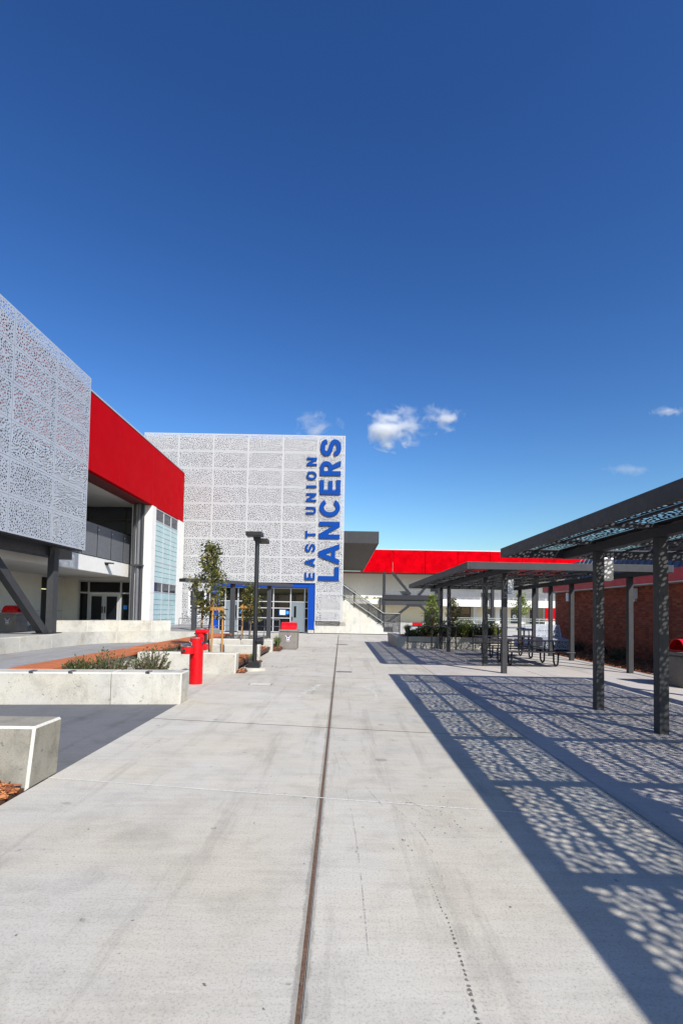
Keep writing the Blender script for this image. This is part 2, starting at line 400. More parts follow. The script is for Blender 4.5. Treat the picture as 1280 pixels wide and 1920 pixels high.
for x0, x1, y0, y1, c in ((.38, .62, 4.3, 2.9, .1), (.55, .95, 4.3, 3.3, .08), (.2, .45, 7.5, 4.3, .12), (-.1, .4, 7.0, 4.0, -.1), (-.05, .15, 5.6, 2.3, .06)):
    for k in range(26):
        if rnd.random() < .25: continue
        f0, f1 = k / 26, (k + rnd.uniform(.5, 1)) / 26
        P = [(x0 + (x1 - x0) * f + c * math.sin(f * 3.1), y0 + (y1 - y0) * f) for f in (f0, f1)]
        ribbon(bm, P, rnd.uniform(.004, .01), .001)
put('tyre_scuffs', me_bm(bm), 'track', walkway, kind='stuff')
bm = bmesh.new()
for k in range(16):
    f = k / 15; blob(bm, -.75 + .32 * f + rnd.gauss(0, .02), 9.2 + 1.5 * f, rnd.uniform(.03, .09), rnd.uniform(.04, .1), .0012)
    if k % 2: blob(bm, .62 - .12 * f + .12 * math.sin(f * 3), 8.9 + 1.6 * f, rnd.uniform(.02, .06), rnd.uniform(.04, .09), .0012)
for k in range(8): blob(bm, rnd.uniform(-.9, .6), rnd.uniform(14, 19), rnd.uniform(.02, .07), rnd.uniform(.02, .06), .0012)
put('paint_smears', me_bm(bm), 'paleoxide', walkway, kind='stuff')
# paving under the canopies (slabs in rows)
bm = bmesh.new(); box(bm, XR, 8.05, -3, 34, -.07, -.036); cpav = put('canopy_pavement', me_bm(bm), 'filler', kind='structure')
for i, (xa, xb) in enumerate(((XR + .004, 5.2), (5.207, 8.05))):
    ys = [-3 + 3.05 * k for k in range(13)]
    for ya, yb in zip(ys, ys[1:]):
        bm = bmesh.new(); slab(bm, [(xa, ya + .004), (xb, ya + .004), (xb, yb - .004), (xa, yb - .004)], -.045, -.003); put('slab', me_bm(bm), 'walk2', cpav)
# plaza sheets on the left
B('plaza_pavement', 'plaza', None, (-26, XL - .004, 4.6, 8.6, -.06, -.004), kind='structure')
B('terrace_pavement', 'plaza_mid', None, (-26, -4.3, 8.604, 31, -.06, -.006), kind='structure')
B('forecourt_pavement', 'walk', None, (-4.296, XL - .004, 8.604, 33.5, -.06, -.005), kind='structure')

# ------------------------------------------------------------------ canopies
PX = 4.35
def canopy(y0, y1, lposts, rposts, label, cid, pur):
    zb, zt = 2.67, 2.85
    t = thing('shade_canopy', (PX, y1, 0), label, 'canopy', 'perforated steel shade canopies')
    X0, X1 = 3.09, 8.2
    for nm, bx in (('fascia', (X0, X0 + .07, y0, y1, zb, zt)), ('fascia', (X1 - .07, X1, y0, y1, zb, zt)),
                   ('fascia', (X0 + .07, X1 - .07, y0, y0 + .07, zb, zt)), ('fascia', (X0 + .07, X1 - .07, y1 - .07, y1, zb, zt))):
        B(nm, 'steel', t, bx, bev=.006)
    for x in (PX, 8.0):
        B('beam', 'steel', t, (x - .075, x + .075, y0 + .072, y1 - .072, zb - .012, zb + .125))
    for y in pur:
        B('purlin', 'steel', t, (X0 + .072, PX - .077, y - .06, y + .06, zb + .115, zb + .165))
        B('purlin', 'steel', t, (PX + .077, 8.0 - .077, y - .06, y + .06, zb + .115, zb + .165))
    for y in lposts: B('post', 'steel', t, (PX - .066, PX + .066, y - .066, y + .066, -.003, zb - .012), bev=.008)
    for y in rposts: B('post', 'steel', t, (8.0 - .066, 8.0 + .066, y - .066, y + .066, -.003, zb - .012), bev=.008)
    # bays: joists and perforated sheets
    xs = [X0 + .2, 3.76, PX - .13]; right = [PX + .13 + k * (8.0 - .1 - PX - .13) / 7 for k in range(8)]
    rows = [y0 + .09] + sorted(pur) + [y1 - .09]
    for cols in (xs, right):
        for x in cols[1:-1]:
            B('joist', 'steel', t, (x - .018, x + .018, y0 + .072, y1 - .072, zb + .14, zb + .1645))
    B('edge_plate', 'steel', t, (X0 + .072, X0 + .215, y0 + .072, y1 - .072, zb + .166, zb + .176))
    B('edge_plate', 'steel', t, (PX - .13, PX + .13, y0 + .072, y1 - .072, zb + .166, zb + .176))
    k = 0
    for ra, rb in zip(rows, rows[1:]):
        for cols in (xs, right):
            for xa, xb in zip(cols, cols[1:]):
                w, h = round(xb - xa - .01, 2), round(rb - ra - .01, 2)
                key = (w, h, (k * 7 + cid) % 3)
                if key not in CAN: CAN[key] = perf(w, h, .072, hash(key) % 9999, lambda u, v, n: (u, v, n), t=.0012, margin=.02, vein=.6, veinw=.01, rmin=.24, rmax=.52, ell=1.3)
                put('perforated_panel', CAN[key], 'steelp', t, loc=(xa + .005, ra + .005, zb + .178)); k += 1
    return t
CAN = {}
canopy(-2.65, 9.72, [8.45, 6.8, 1.6, -.05], [8.45, 6.8, 5.05, 3.35], 'charcoal steel canopy nearest the camera, casting the large dappled shadow', 0,
       [8.45, 6.78, 5.11, 3.44, 1.77, .1, -1.57])
canopy(12.3, 22.95, [13.33, 15.1, 20.2, 21.75], [13.85, 15.6, 17.35, 19.1, 20.75, 22.4], 'farther charcoal steel canopy over the picnic tables and planter', 1,
       [13.33, 15.0, 16.67, 18.34, 20.01, 21.68])
for y, z, lb in ((8.5, 2.37, 'small pale box light on the near canopy post'), (13.4, 2.31, 'small pale box light on the farther canopy post')):
    t = thing('canopy_light', (PX + .14, y, z), lb, 'light', 'canopy post lights')
    B('housing', 'alu', t, (PX + .1, PX + .26, y - .05, y + .07, z - .19, z + .19), bev=.01)
    B('lens', 'paper', t, (PX + .12, PX + .24, y - .03, y + .05, z - .2, z - .191))
    B('bracket', 'steel', t, (PX + .067, PX + .1, y - .03, y + .03, z - .05, z + .05))

# ------------------------------------------------------------------ entrance building with the big white screen
SY = 34.6
eb = thing('school_building', (-6, 36, 0), 'tall block behind the white perforated screen with a blue framed entrance', 'building')
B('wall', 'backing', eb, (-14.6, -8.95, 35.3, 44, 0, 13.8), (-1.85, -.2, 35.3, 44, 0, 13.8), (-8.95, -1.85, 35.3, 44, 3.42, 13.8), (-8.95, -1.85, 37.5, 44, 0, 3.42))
cols = [-14.0, -11.56, -9.13, -6.69, -4.25, -1.82, .1]
ztop, rh = 13.86, 1.232
scr = B('screen_frame', 'alu', eb, *[(x - .03, x + .03, SY + .06, SY + .12, 3.45 if -9 < x < -1.9 else .3, ztop) for x in cols[:-1]],
        (.02, .08, SY + .06, SY + .12, .85, ztop), *[(-14, .1, SY + .13, SY + .17, ztop - k * rh - .03, ztop - k * rh + .03) for k in range(1, 8)],
        *[(x, x + .06, SY + .171, 35.299, ztop - k * rh - .03, ztop - k * rh + .03) for x in (-11.5, -6.6, -1.9) for k in (1, 4, 7)])
PV = {}
def wpanel(x0, x1, z0, z1, k):
    key = (round(x1 - x0, 2), round(z1 - z0, 2), k)
    if key not in PV: PV[key] = perf(x1 - x0, z1 - z0, .11, sum(ord(c) for c in str(key)) * 7 + k, lambda u, v, n: (u, n, v), vein=.5, veinw=.02, rmin=.24, rmax=.5, ell=1.5, t=.002)
    put('perforated_panel', PV[key], 'screen', scr, loc=(x0, SY, z0))
rk = random.Random(9)
for i in range(6):
    for j in range(11):
        z1 = ztop - j * rh; z0 = z1 - rh
        if i == 0 and j > 2: continue
        if i == 1 and 2 < j and j < 3: continue
        x0, x1 = cols[i] + .006, cols[i + 1] - .006
        if 2 <= i <= 4 and j > 7:
            if j == 8: wpanel(x0, x1, 3.47, z1, rk.randrange(2))
            continue
        if z0 < .8: z0 = .85 if i == 5 else .45
        if z1 - z0 < .25: continue
        if i == 1 and j in (9,):                       # window cut-out beside the entrance
            wpanel(x0, -10.62, z0 + .006, z1, 0); continue
        if i == 1 and j == 10: wpanel(x0, x1, z0 + .006, z1 - .0, 0); continue
        wpanel(x0, x1, z0 + .006, z1, (i * 5 + j * 3) % 8)
B('base_course', 'stone', eb, (-11.4, -8.98, 34.9, 35.2, 0, .42), (-1.8, .3, 34.95, 35.2, .55, .8))
# side window
wf = B('window_frame', 'paper', eb, (-10.6, -10.5, 34.62, 34.8, 1.02, 2.75), (-9.5, -9.4, 34.62, 34.8, 1.02, 2.75), (-10.5, -9.5, 34.62, 34.8, 1.02, 1.1), (-10.5, -9.5, 34.62, 34.8, 1.7, 1.76))
B('pane', 'glass', wf, (-10.5, -9.5, 34.74, 34.76, 1.1, 1.7)); B('pane', 'glass', wf, (-10.5, -9.5, 34.74, 34.76, 1.76, 2.7))
# entrance frame
EY = 35.2
B('blue_frame', 'blue', eb, (-8.62, -2.3, 34.72, 35.5, 3.14, 3.42), bev=.01); B('blue_jamb', 'blue', eb, (-2.3, -1.86, 34.7, 35.5, .22, 3.42), bev=.01)
B('blue_jamb', 'blue', eb, (-8.95, -8.62, 34.72, 35.5, .22, 3.42), bev=.01)
B('jamb_plinth', 'wallc', eb, (-2.28, -1.88, 34.72, 35.4, 0, .22))
vx = [-8.6, -8.17, -7.27, -6.05, -4.78, -3.57, -2.58, -2.32]
hz = [.02, 1.0, 1.7, 2.15, 3.1]
sf = B('storefront_frame', 'alu', eb, *[(x - .035, x + .035, EY, EY + .12, 0, 3.14) for x in vx],
       *[(a + .035, b - .035, EY, EY + .12, z - .03, z + .03) for a, b in zip(vx, vx[1:]) for z in hz if not ((a, b) in ((-8.17, -7.27), (-3.57, -2.58)) and z < 2.1)])
for a, b in zip(vx, vx[1:]):
    zz = hz
    if (a, b) in ((-8.17, -7.27), (-3.57, -2.58)):
        d = B('door', 'door', sf, (a + .045, b - .045, EY + .03, EY + .09, .03, 2.1))
        hx = b - .12 if a < -8 else a + .12
        B('door_window', 'glass', sf, (hx - .07 if a < -8 else hx + .12, hx + .02 if a < -8 else hx + .28, EY + .02, EY + .029, 1.05, 1.85))
        B('door_handle', 'black', sf, (hx - .03, hx + .03, EY - .03, EY + .029, .85, 1.1)); zz = [2.15, 3.1]
    for z0, z1 in zip(zz, zz[1:]): B('pane', 'glass', sf, (a + .035, b - .035, EY + .05, EY + .06, z0 + .03, z1 - .03))
B('sticker', 'sticker', sf, (-7.15, -6.9, EY + .044, EY + .049, 1.28, 1.5)); B('sticker', 'sticker', sf, (-3.88, -3.68, EY + .044, EY + .049, 1.28, 1.5))
B('paper_notice', 'sticker', sf, (-4.36, -3.9, EY + .044, EY + .049, 1.2, 1.6)); B('paper_notice', 'paper', sf, (-4.31, -3.95, EY + .037, EY + .042, 1.25, 1.55))
# lettering ------------------------------------------------------------
def arc(cx, cy, rx, ry, a0, a1, n=20): return [(cx + rx * math.cos(R(a0 + (a1 - a0) * k / n)), cy + ry * math.sin(R(a0 + (a1 - a0) * k / n))) for k in range(n + 1)]
def glyph(ch, w, h, s):
    if ch == 'I': return [[(0, 0), (w, 0), (w, h), (0, h)]]
    if ch == 'L': return [[(0, 0), (w, 0), (w, s), (s, s), (s, h), (0, h)]]
    if ch == 'T': q = (w - s) / 2; return [[(q, 0), (q + s, 0), (q + s, h - s), (w, h - s), (w, h), (0, h), (0, h - s), (q, h - s)]]
    if ch == 'E': a = (h - s) / 2; return [[(0, 0), (w, 0), (w, s * .9), (s, s * .9), (s, a), (w * .93, a), (w * .93, a + s * .9), (s, a + s * .9), (s, h - s * .9), (w * .98, h - s * .9), (w * .98, h), (0, h)]]
    if ch == 'N': k = .34 * h; return [[(0, 0), (s * .95, 0), (s * .95, h - k), (w - s * 1.05, 0), (w, 0), (w, h), (w - s * .95, h), (w - s * .95, k), (s * 1.05, h), (0, h)]]
    if ch == 'A':
        a, c = .58 * s, 1.08 * s; xi = lambda y: c + (w / 2 - a) * y / h; y1 = .2 * h; y2 = y1 + .82 * s; ya = h * (w / 2 - c) / (w / 2 - a)
        return [[(0, 0), (c, 0), (xi(y1), y1), (w - xi(y1), y1), (w - c, 0), (w, 0), (w / 2 + a, h), (w / 2 - a, h)], [(xi(y2), y2), (w - xi(y2), y2), (w / 2, ya)]]
    if ch == 'O': return [arc(w / 2, h / 2, w / 2, h / 2, 0, 360, 40)[:-1], arc(w / 2, h / 2, w / 2 - s, h / 2 - s * .9, 0, 360, 40)[:-1]]
    if ch == 'C': return [arc(w / 2, h / 2, w / 2, h / 2, 32, 328, 36) + arc(w / 2, h / 2, w / 2 - s, h / 2 - s * .92, 322, 38, 36)]
    if ch == 'U': r = min(w / 2, h * .42); return [[(0, h)] + arc(w / 2, r, w / 2, r, 180, 360) + [(w, h), (w - s, h)] + arc(w / 2, r, w / 2 - s, r - s * .92, 360, 180) + [(s, h)]]
    if ch == 'R':
        b = .41 * h; m_ = (h + b) / 2; rr = (h - b) / 2; x = w * .58
        return [[(0, 0), (s, 0), (s, b), (w * .42, b), (w - 1.15 * s, 0), (w, 0), (w * .71, b + .02 * h)] + arc(x, m_, w * .38, rr, -58, 90, 14) + [(0, h)],
                [(s, b + s * .86), (x, b + s * .86)] + arc(x, m_, w * .38 - s, rr - s * .86, -85, 85, 12) + [(x, h - s * .86), (s, h - s * .86)]]
    if ch == 'S':
        c = [(1, .74), (.93, .9), (.75, .985), (.5, 1), (.24, .98), (.06, .88), (.01, .745), (.1, .62), (.3, .55), (.5, .508), (.72, .455), (.92, .38), (1, .25), (.94, .11), (.76, .02), (.5, 0), (.24, .02), (.06, .12), (0, .28)]
        P = [Vector((s / 2 + x * (w - s), s / 2 + y * (h - s))) for x, y in c]
        Q = []
        for i in range(len(P) - 1):
            p0, p1, p2, p3 = P[max(i - 1, 0)], P[i], P[i + 1], P[min(i + 2, len(P) - 1)]
            for k in range(4):
                t = k / 4; Q.append(.5 * ((2 * p1) + (p2 - p0) * t + (2 * p0 - 5 * p1 + 4 * p2 - p3) * t * t + (3 * p1 - p0 - 3 * p2 + p3) * t ** 3))
        Q.append(P[-1]); L, Rr = [], []
        for i, p in enumerate(Q):
            d = (Q[min(i + 1, len(Q) - 1)] - Q[max(i - 1, 0)]).normalized(); nrm = Vector((-d.y, d.x)) * s / 2
            L.append(tuple(p + nrm)); Rr.append(tuple(p - nrm))
        return [L + Rr[::-1]]
def letters(rootname, label, data, xb, cap, s, y):
    t = thing(rootname, (xb, y, data[0][1]), label, 'sign')
    for ch, za, zb in data:
        cu = bpy.data.curves.new('glyph', 'CURVE'); cu.dimensions = '2D'; cu.fill_mode = 'BOTH'; cu.extrude = .03; cu.bevel_depth = .004
        for P in glyph(ch, zb - za, cap, s):
            sp = cu.splines.new('POLY'); sp.points.add(len(P) - 1); sp.use_cyclic_u = True
            for q, (a, b) in zip(sp.points, P): q.co = (a, b, 0, 1)
        tmp = bpy.data.objects.new('tmp', cu); COL.objects.link(tmp); bpy.context.view_layer.update()
        me = bpy.data.meshes.new_from_object(tmp.evaluated_get(bpy.context.evaluated_depsgraph_get())); bpy.data.objects.remove(tmp)
        for v in me.vertices: a, b, c = v.co; v.co = (xb - b, y - .02 + c * -1, za + a)
        me.flip_normals() if False else None
        me.materials.clear(); put('letter', me, 'bluel', t)
zl = lambda y: 3.66 + (962 - y) * .01206
letters('lettering', 'large blue raised letters running up the right edge of the white screen', [(c, zl(a), zl(b)) for c, a, b in
        (('L', 962, 884), ('A', 868, 750), ('N', 720, 622), ('C', 592, 487), ('E', 463, 378), ('R', 352, 265), ('S', 237, 140))], -.2, 1.43, .31, SY - .045)
zs = lambda y: 3.69 + (960 - y) * .0120
letters('lettering', 'smaller blue raised letters beside the large ones on the white screen', [(c, zs(a), zs(b)) for c, a, b in
        (('E', 960, 918), ('A', 884, 834), ('S', 798, 752), ('T', 718, 676), ('U', 578, 535), ('N', 503, 455), ('I', 422, 410), ('O', 377, 327), ('N', 292, 246))], -1.87, .7, .132, SY - .045)

# ------------------------------------------------------------------ left building with the silver screen
lb = thing('classroom_building', (-12, 25, .5), 'two storey wing on the left with red band and hanging silver screen', 'building')
XF = -10.9
for a, b in ((12, 20.0), (20.004, 24.1), (24.104, 28.34), (28.375, 33.95)):
    B('fascia_panel', 'red', lb, (XF - .25, XF, a, b, 7.45, 10.82), bev=.006)
B('parapet_cap', 'alu', lb, (XF - .5, XF + .03, 12, 34, 10.825, 10.9))
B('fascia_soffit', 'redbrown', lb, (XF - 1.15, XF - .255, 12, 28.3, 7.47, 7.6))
B('roof', 'backing', lb, (-26, XF - .51, 12, 34.2, 10.2, 10.35))
B('soffit', 'soffit', lb, (-24, XF - 1.155, 12, 30, 7.62, 7.8))
B('upper_wall', 'darkback', lb, (-13.6, -13.3, 12, 22.6, 4.1, 10.2))
B('upper_end_wall', 'creamsh', lb, (-24, -12.0, 30, 30.3, 4.09, 7.62))
B('floor_slab', 'creamsh', lb, (-24, -12.46, 12, 30, 3.36, 4.06))
B('slab_edge', 'white', lb, (-12.455, -12.4, 12, 29.9, 3.32, 4.07))
B('ground_soffit', 'soffit', lb, (-24, -12.46, 12, 30, 3.3, 3.355))
uf = B('window_frame', 'black', lb, *[(x - .04, x + .04, 29.9, 29.99, 4.1, 7.6) for x in (-16.5, -15.35, -13.1, -12.3)],
       (-17, -12.3, 29.9, 29.99, 6.75, 6.85), (-17, -12.3, 29.9, 29.99, 7.5, 7.6), (-17, -12.3, 29.9, 29.99, 6.0, 6.08))
for a, b in ((-17, -16.54), (-16.46, -15.39), (-15.31, -13.14), (-13.06, -12.34)):
    B('pane', 'glassgrey', uf, (a, b, 29.94, 29.95, 6.86, 7.49)); B('pane', 'glass', uf, (a, b, 29.94, 29.95, 4.1, 5.99)); B('pane', 'glassgrey', uf, (a, b, 29.94, 29.95, 6.09, 6.74))
# balcony rail
rl = B('balcony_rail', 'panelgrey', lb, (-12.46, -12.38, 16, 29.7, 5.66, 5.72), *[(-12.46, -12.4, y, y + .05, 4.07, 5.66) for y in (16, 17.5, 19, 20.6, 22.1, 23.6, 25.1, 26.6, 28.1, 29.6)])
RP = perf(1.42, 1.56, .075, 5, lambda u, v, n: (n, u, v), t=.003, margin=.05, vein=9, veinw=0, rmin=.16, rmax=.18, miss=0)
for y in (22.15, 23.65, 25.15, 26.65, 28.15):
    p = put('rail_panel', RP, 'panelgrey', rl, loc=(-12.372, y, 4.1))
    for yy in (y + .06,): B('fixing_stud', 'paper', rl, (-12.366, -12.35, yy, yy + .05, 5.45, 5.5))
# screen
sx = -10.7
scols = [20.72 - 2.44 * k for k in range(5)]; srows = [11.2 - 1.2175 * k for k in range(7)]
sfm = B('screen_frame', 'steel', lb, *[(sx - .16, sx - .08, y - .05, y + .05, 3.95, 10.7) for y in scols], *[(sx - .25, sx - .17, scols[-1], scols[0], z - .04, z + .04) for z in srows[1:]],
        *[(-13.3, sx - .26, y - .05, y + .05, z - .05, z + .05) for y in scols for z in (7.2, 10.0)])
for i in range(4):
    for j in range(6):
        k = i * 6 + j
        key = ('s', k)
        if key not in PV: PV[key] = perf(2.428, 1.2055, .1, 70 + k, lambda u, v, n: (n, u, v), vein=.5, veinw=.024, rmin=.2, rmax=.44, ell=1.4, t=.002)
        put('perforated_panel', PV[key], 'silver', sfm, loc=(sx, scols[i + 1] + .006, srows[j + 1] + .006))
# structural steel below
B('edge_beam', 'black', lb, (-12.1, -11.5, 12, 21.2, 3.55, 4.15)); B('edge_beam', 'black', lb, (-11.2, -10.75, 12, 20.5, 3.86, 3.94))
B('column', 'steel', lb, (-11.58, -11.32, 19.6, 19.92, .5, 4.2))
bm = bmesh.new(); bar(bm, (-11.55, 19.45, .5), (-11.55, 15.6, 3.9), .26, .3); put('brace', me_bm(bm), 'steel', lb)
B('base_plate', 'black', lb, (-11.8, -11.2, 19.1, 20.1, .5, .53))
# white stair tower
tw = B('tower_wall', 'white', lb, (-12.05, XF, 28.4, 29.0, 0, 7.44), (-12.05, XF, 32.95, 34.2, 0, 7.44), (-12.05, XF - .12, 29.0, 32.95, 0, 7.44))
B('wall_joint', 'alu', tw, (XF - .005, XF + .002, 28.4, 29.0, 5.0, 5.02), (-12.04, XF, 28.396, 28.4, 5.0, 5.02), (-12.04, XF, 28.396, 28.4, 2.4, 2.42), (XF - .005, XF + .002, 28.4, 29, 2.4, 2.42))
zr = [.25, .55, .85, 1.15, 1.45, 1.75, 2.05, 2.5, 3.08, 3.4, 3.7, 4.0, 4.3, 4.62, 4.92, 5.22, 5.52, 5.82, 6.12, 6.42, 6.68, 7.38]
yc = [29.02, 30.33, 31.63, 32.93]
gf = B('window_frame', 'alu', lb, *[(XF - .11, XF - .01, y - .025, y + .025, .22, 7.4) for y in yc], *[(XF - .11, XF - .012, 29.04, 32.91, z - .025, z + .025) for z in (.22, 2.5, 3.08, 4.3, 6.68, 7.38)])
for ya, yb in zip(yc, yc[1:]):
    for z0, z1 in zip(zr, zr[1:]):
        dark = (z0, z1) in ((2.5, 3.08), (6.68, 7.38))
        B('window_pane' if dark else 'glass_block', 'glassgrey' if dark else 'glassblock', gf, (XF - .09, XF - (.05 if dark else .03), ya + .03, yb - .03, z0 + .012, z1 - .012))
B('glazing_back', 'glassline', gf, (XF - .118, XF - .095, 29.03, 32.92, .23, 7.37))
for k, (x, y) in enumerate(((-11.56, 28.2), (-11.36, 28.22), (-11.77, 28.1))):
    T('downpipe', 'steel' if k else 'panelgrey', lb, ([(x, y, .5), (x, y, 7.6)], .085), n=12)
B('pipe_clamp', 'steel', lb, (-11.9, -11.25, 28.0, 28.3, 3.9, 4.0))
t = thing('wall_light', (-12.3, 26.2, 3.85), 'small dark bar light sticking out of the white slab edge', 'light')
B('housing', 'black', t, (-12.399, -12.05, 26.0, 26.35, 3.84, 3.9)); B('bracket', 'black', t, (-12.399, -12.3, 26.1, 26.25, 3.76, 3.839))
# ground floor walls
B('ground_wall', 'creamsh', lb, (-16.96, -16.66, 12, 27.7, .5, 3.3), (-16.96, -16.66, 28.65, 30, .5, 3.3), (-16.96, -16.66, 27.7, 28.65, 3.2, 3.3), (-16.66, -15.75, 29.9, 30.2, .5, 3.3), (-15.75, -12.0, 29.9, 30.2, 3.15, 3.3), (-12.6, -12.0, 29.9, 30.2, .5, 3.15))
B('wall_groove', 'panelgrey', lb, (-16.661, -16.655, 12, 27.6, 1.28, 1.3), (-16.661, -16.655, 28.7, 29.89, 1.28, 1.3))
B('door_transom', 'glass', lb, (-16.85, -16.8, 27.72, 28.63, 2.55, 3.19)); dd = B('door', 'darkdoor', lb, (-16.85, -16.8, 27.72, 28.63, .5, 2.5))
B('door_window', 'glass', dd, (-16.799, -16.79, 28.35, 28.5, 1.3, 2.2))
vx = [-15.08, -14.5, -13.65, -12.78, -12.33]
vx = [-15.7, -15.13, -13.2, -12.65]
sf = B('storefront_frame', 'alu', lb, *[(x - .045, x + .045, 29.86, 30, .5, 3.12) for x in vx], (-15.65, -12.7, 29.86, 30, 3.06, 3.14), (-15.65, -12.7, 29.861, 30, 2.36, 2.45), (-15.65, -12.7, 29.861, 30, .5, .56))
for a, b in zip(vx, vx[1:]):
    B('pane', 'glass', sf, (a + .045, b - .045, 29.93, 29.94, 2.45, 3.06))
    if b - a < 1: B('pane', 'glass', sf, (a + .045, b - .045, 29.93, 29.94, .56, 2.36))
for a, b in ((-15.07, -14.18), (-14.16, -13.27)):
    d = B('door', 'alu', sf, (a, a + .13, 29.84, 29.9, .57, 2.35), (b - .13, b, 29.84, 29.9, .57, 2.35), (a + .13, b - .13, 29.84, 29.9, 2.2, 2.35), (a + .13, b - .13, 29.84, 29.9, .57, .8))
    B('door_glass', 'glass', sf, (a + .13, b - .13, 29.87, 29.88, .8, 2.2))
    B('pull_handle', 'black', sf, (b - .09 if a < -14.5 else a + .04, b - .04 if a < -14.5 else a + .09, 29.78, 29.839, 1.2, 1.6))
B('sticker', 'sticker', sf, (-13.02, -12.82, 29.92, 29.928, 1.45, 1.68))

# ------------------------------------------------------------------ terrace and its walls
edge = [(-10.85, 8), (-10.78, 15.8), (-10.72, 18.3), (-10.58, 20.1), (-10.2, 21.4), (-9.3, 22.25), (-8.1, 22.75), (-6.6, 22.6)]
bm = bmesh.new(); prism(bm, [(x - .42 if i < 5 else x - .1, y + (.1 if i < 5 else .42)) for i, (x, y) in enumerate(edge)] + [(-6.4, 26.5), (-8.9, 34.2), (-24, 34.2), (-24, 8)], -.02, .485)
put('terrace', me_bm(bm), 'plaza_mid', kind='structure')
def smooth_path(P, n):
    Q = []
    for i in range(len(P) - 1):
        p0, p1, p2, p3 = (Vector(P[max(i - 1, 0)]), Vector(P[i]), Vector(P[i + 1]), Vector(P[min(i + 2, len(P) - 1)]))
        for k in range(n):
            t = k / n; Q.append(.5 * ((2 * p1) + (p2 - p0) * t + (2 * p0 - 5 * p1 + 4 * p2 - p3) * t * t + (3 * p1 - p0 - 3 * p2 + p3) * t ** 3))
    Q.append(Vector(P[-1])); return Q
def wall_run(path, z0, z1, th, blocklen, label, mat='wallc'):
    Q = smooth_path(path, 8); t = thing('seat_wall', (Q[len(Q) // 2].x, Q[len(Q) // 2].y, z0), label, 'wall')
    segs, cur, L = [], [Q[0]], 0
    for a, b in zip(Q, Q[1:]):
        L += (b - a).length; cur.append(b)
        if L > blocklen: segs.append(cur); cur, L = [b], 0
    if len(cur) > 1: segs.append(cur)
    for s in segs:
        bm = bmesh.new(); out, inn = [], []
        for i, p in enumerate(s):
            d = (s[min(i + 1, len(s) - 1)] - s[max(i - 1, 0)]).normalized(); nn = Vector((-d.y, d.x))
            sh = d * (.008 if i == 0 else -.008 if i == len(s) - 1 else 0)
            out.append(p + sh); inn.append(p + sh + nn * th)
        P = [tuple(p) for p in out] + [tuple(p) for p in inn[::-1]]
        prism(bm, P, z0, z1)
        es = [e for e in bm.edges if all(v.co.z > z1 - .001 for v in e.verts)]
        bmesh.ops.bevel(bm, geom=es, offset=.015, segments=1, affect='EDGES')
        put('wall_block', me_bm(bm), mat, t)
        j = s[-1]
        if s is not segs[-1]:
            d = (s[-1] - s[-2]).normalized(); nn = Vector((-d.y, d.x)); bm = bmesh.new()
            bar(bm, (j.x + nn.x * th / 2, j.y + nn.y * th / 2, z0), (j.x + nn.x * th / 2, j.y + nn.y * th / 2, z1 - .012), th - .012, .018, Vector((d.x, d.y, 0))); put('joint_strip', me_bm(bm), 'sealant', t)
    return t
wall_run(edge, 0, .5, .4, 1.7, 'long curved concrete retaining wall edging the raised terrace')
wall_run([(-11.75, 20.25), (-10.4, 21.6), (-9.2, 22.6), (-7.95, 23.4)], .485, .98, .42, 1.3, 'higher concrete seat wall standing on the terrace before the doors')
# benches (orange) along the planters
for y0, y1, xa, xb, lbl in ((8.75, 13.25, -5.78, -5.02, 'nearer long terracotta bench top behind the front planter wall'), (13.7, 22.3, -5.78, -4.85, 'farther terracotta bench top running towards the young trees')):
    t = thing('bench', ((xa + xb) / 2, y0, 0), lbl, 'bench', 'terracotta benches')
    n = 3 if y1 < 14 else 4
    for k in range(n):
        a, b = y0 + (y1 - y0) * k / n, y0 + (y1 - y0) * (k + 1) / n
        B('seat_slab', 'bench', t, (xa, xb, a + .004, b - .004, .415, .485), bev=.008)
    B('base', 'wallc', t, (xa + .1, xb - .08, y0 + .05, y1 - .05, -.005, .412))
# planter walls
def planter_wall(x0, x1, y0, y1, h, label, skew=0., joints=(), studs=(), mat='wallc', batter=.02):
    t = thing('planter_wall', (x1, y0, 0), label, 'wall', 'concrete planter walls')
    xs = [x0] + sorted(joints) + [x1]
    for a, b in zip(xs, xs[1:]):
        a2, b2 = a + (.006 if a != x0 else 0), b - (.006 if b != x1 else 0)
        bm = bmesh.new(); sa, sb = (x1 - a2) * skew, (x1 - b2) * skew
        lo = [(a2, y0 + sa), (b2, y0 + sb), (b2, y1 + sb), (a2, y1 + sa)]
        e = batter if b == x1 else 0
        hi = [(a2, y0 + sa + batter), (b2 - (-e), y0 + sb + batter), (b2 + e, y1 + sb), (a2, y1 + sa)]
        va = [bm.verts.new((x, y, -.01)) for x, y in lo]; vb = [bm.verts.new((x, y, h)) for x, y in hi]
        bm.faces.new(va[::-1]); top = bm.faces.new(vb)
        for i in range(4): bm.faces.new((va[i], va[(i + 1) % 4], vb[(i + 1) % 4], vb[i]))
        es = [ed for ed in bm.edges if ed in top.edges or (b == x1 and all(abs(v.co.x - b2) < .1 for v in ed.verts))]
        bmesh.ops.bevel(bm, geom=es, offset=.02, segments=1, affect='EDGES', material=1)
        me = me_bm(bm); me.materials.append(MT[mat]); me.materials.append(MT['chamfer']); put('wall_block', me, None, t)
    for x in studs:
        s = (x1 - x) * skew
        B('skate_stop', 'chrome', t, (x - .035, x + .035, y0 + s - .004, y0 + s + .13, h - .01, h + .025), bev=.006)
    return t
planter_wall(-7.5, -2.66, 4.33, 4.79, .53, 'stained square end of the concrete seat wall nearest the camera', -.02, (), (-3.35,), 'block', 0.03)
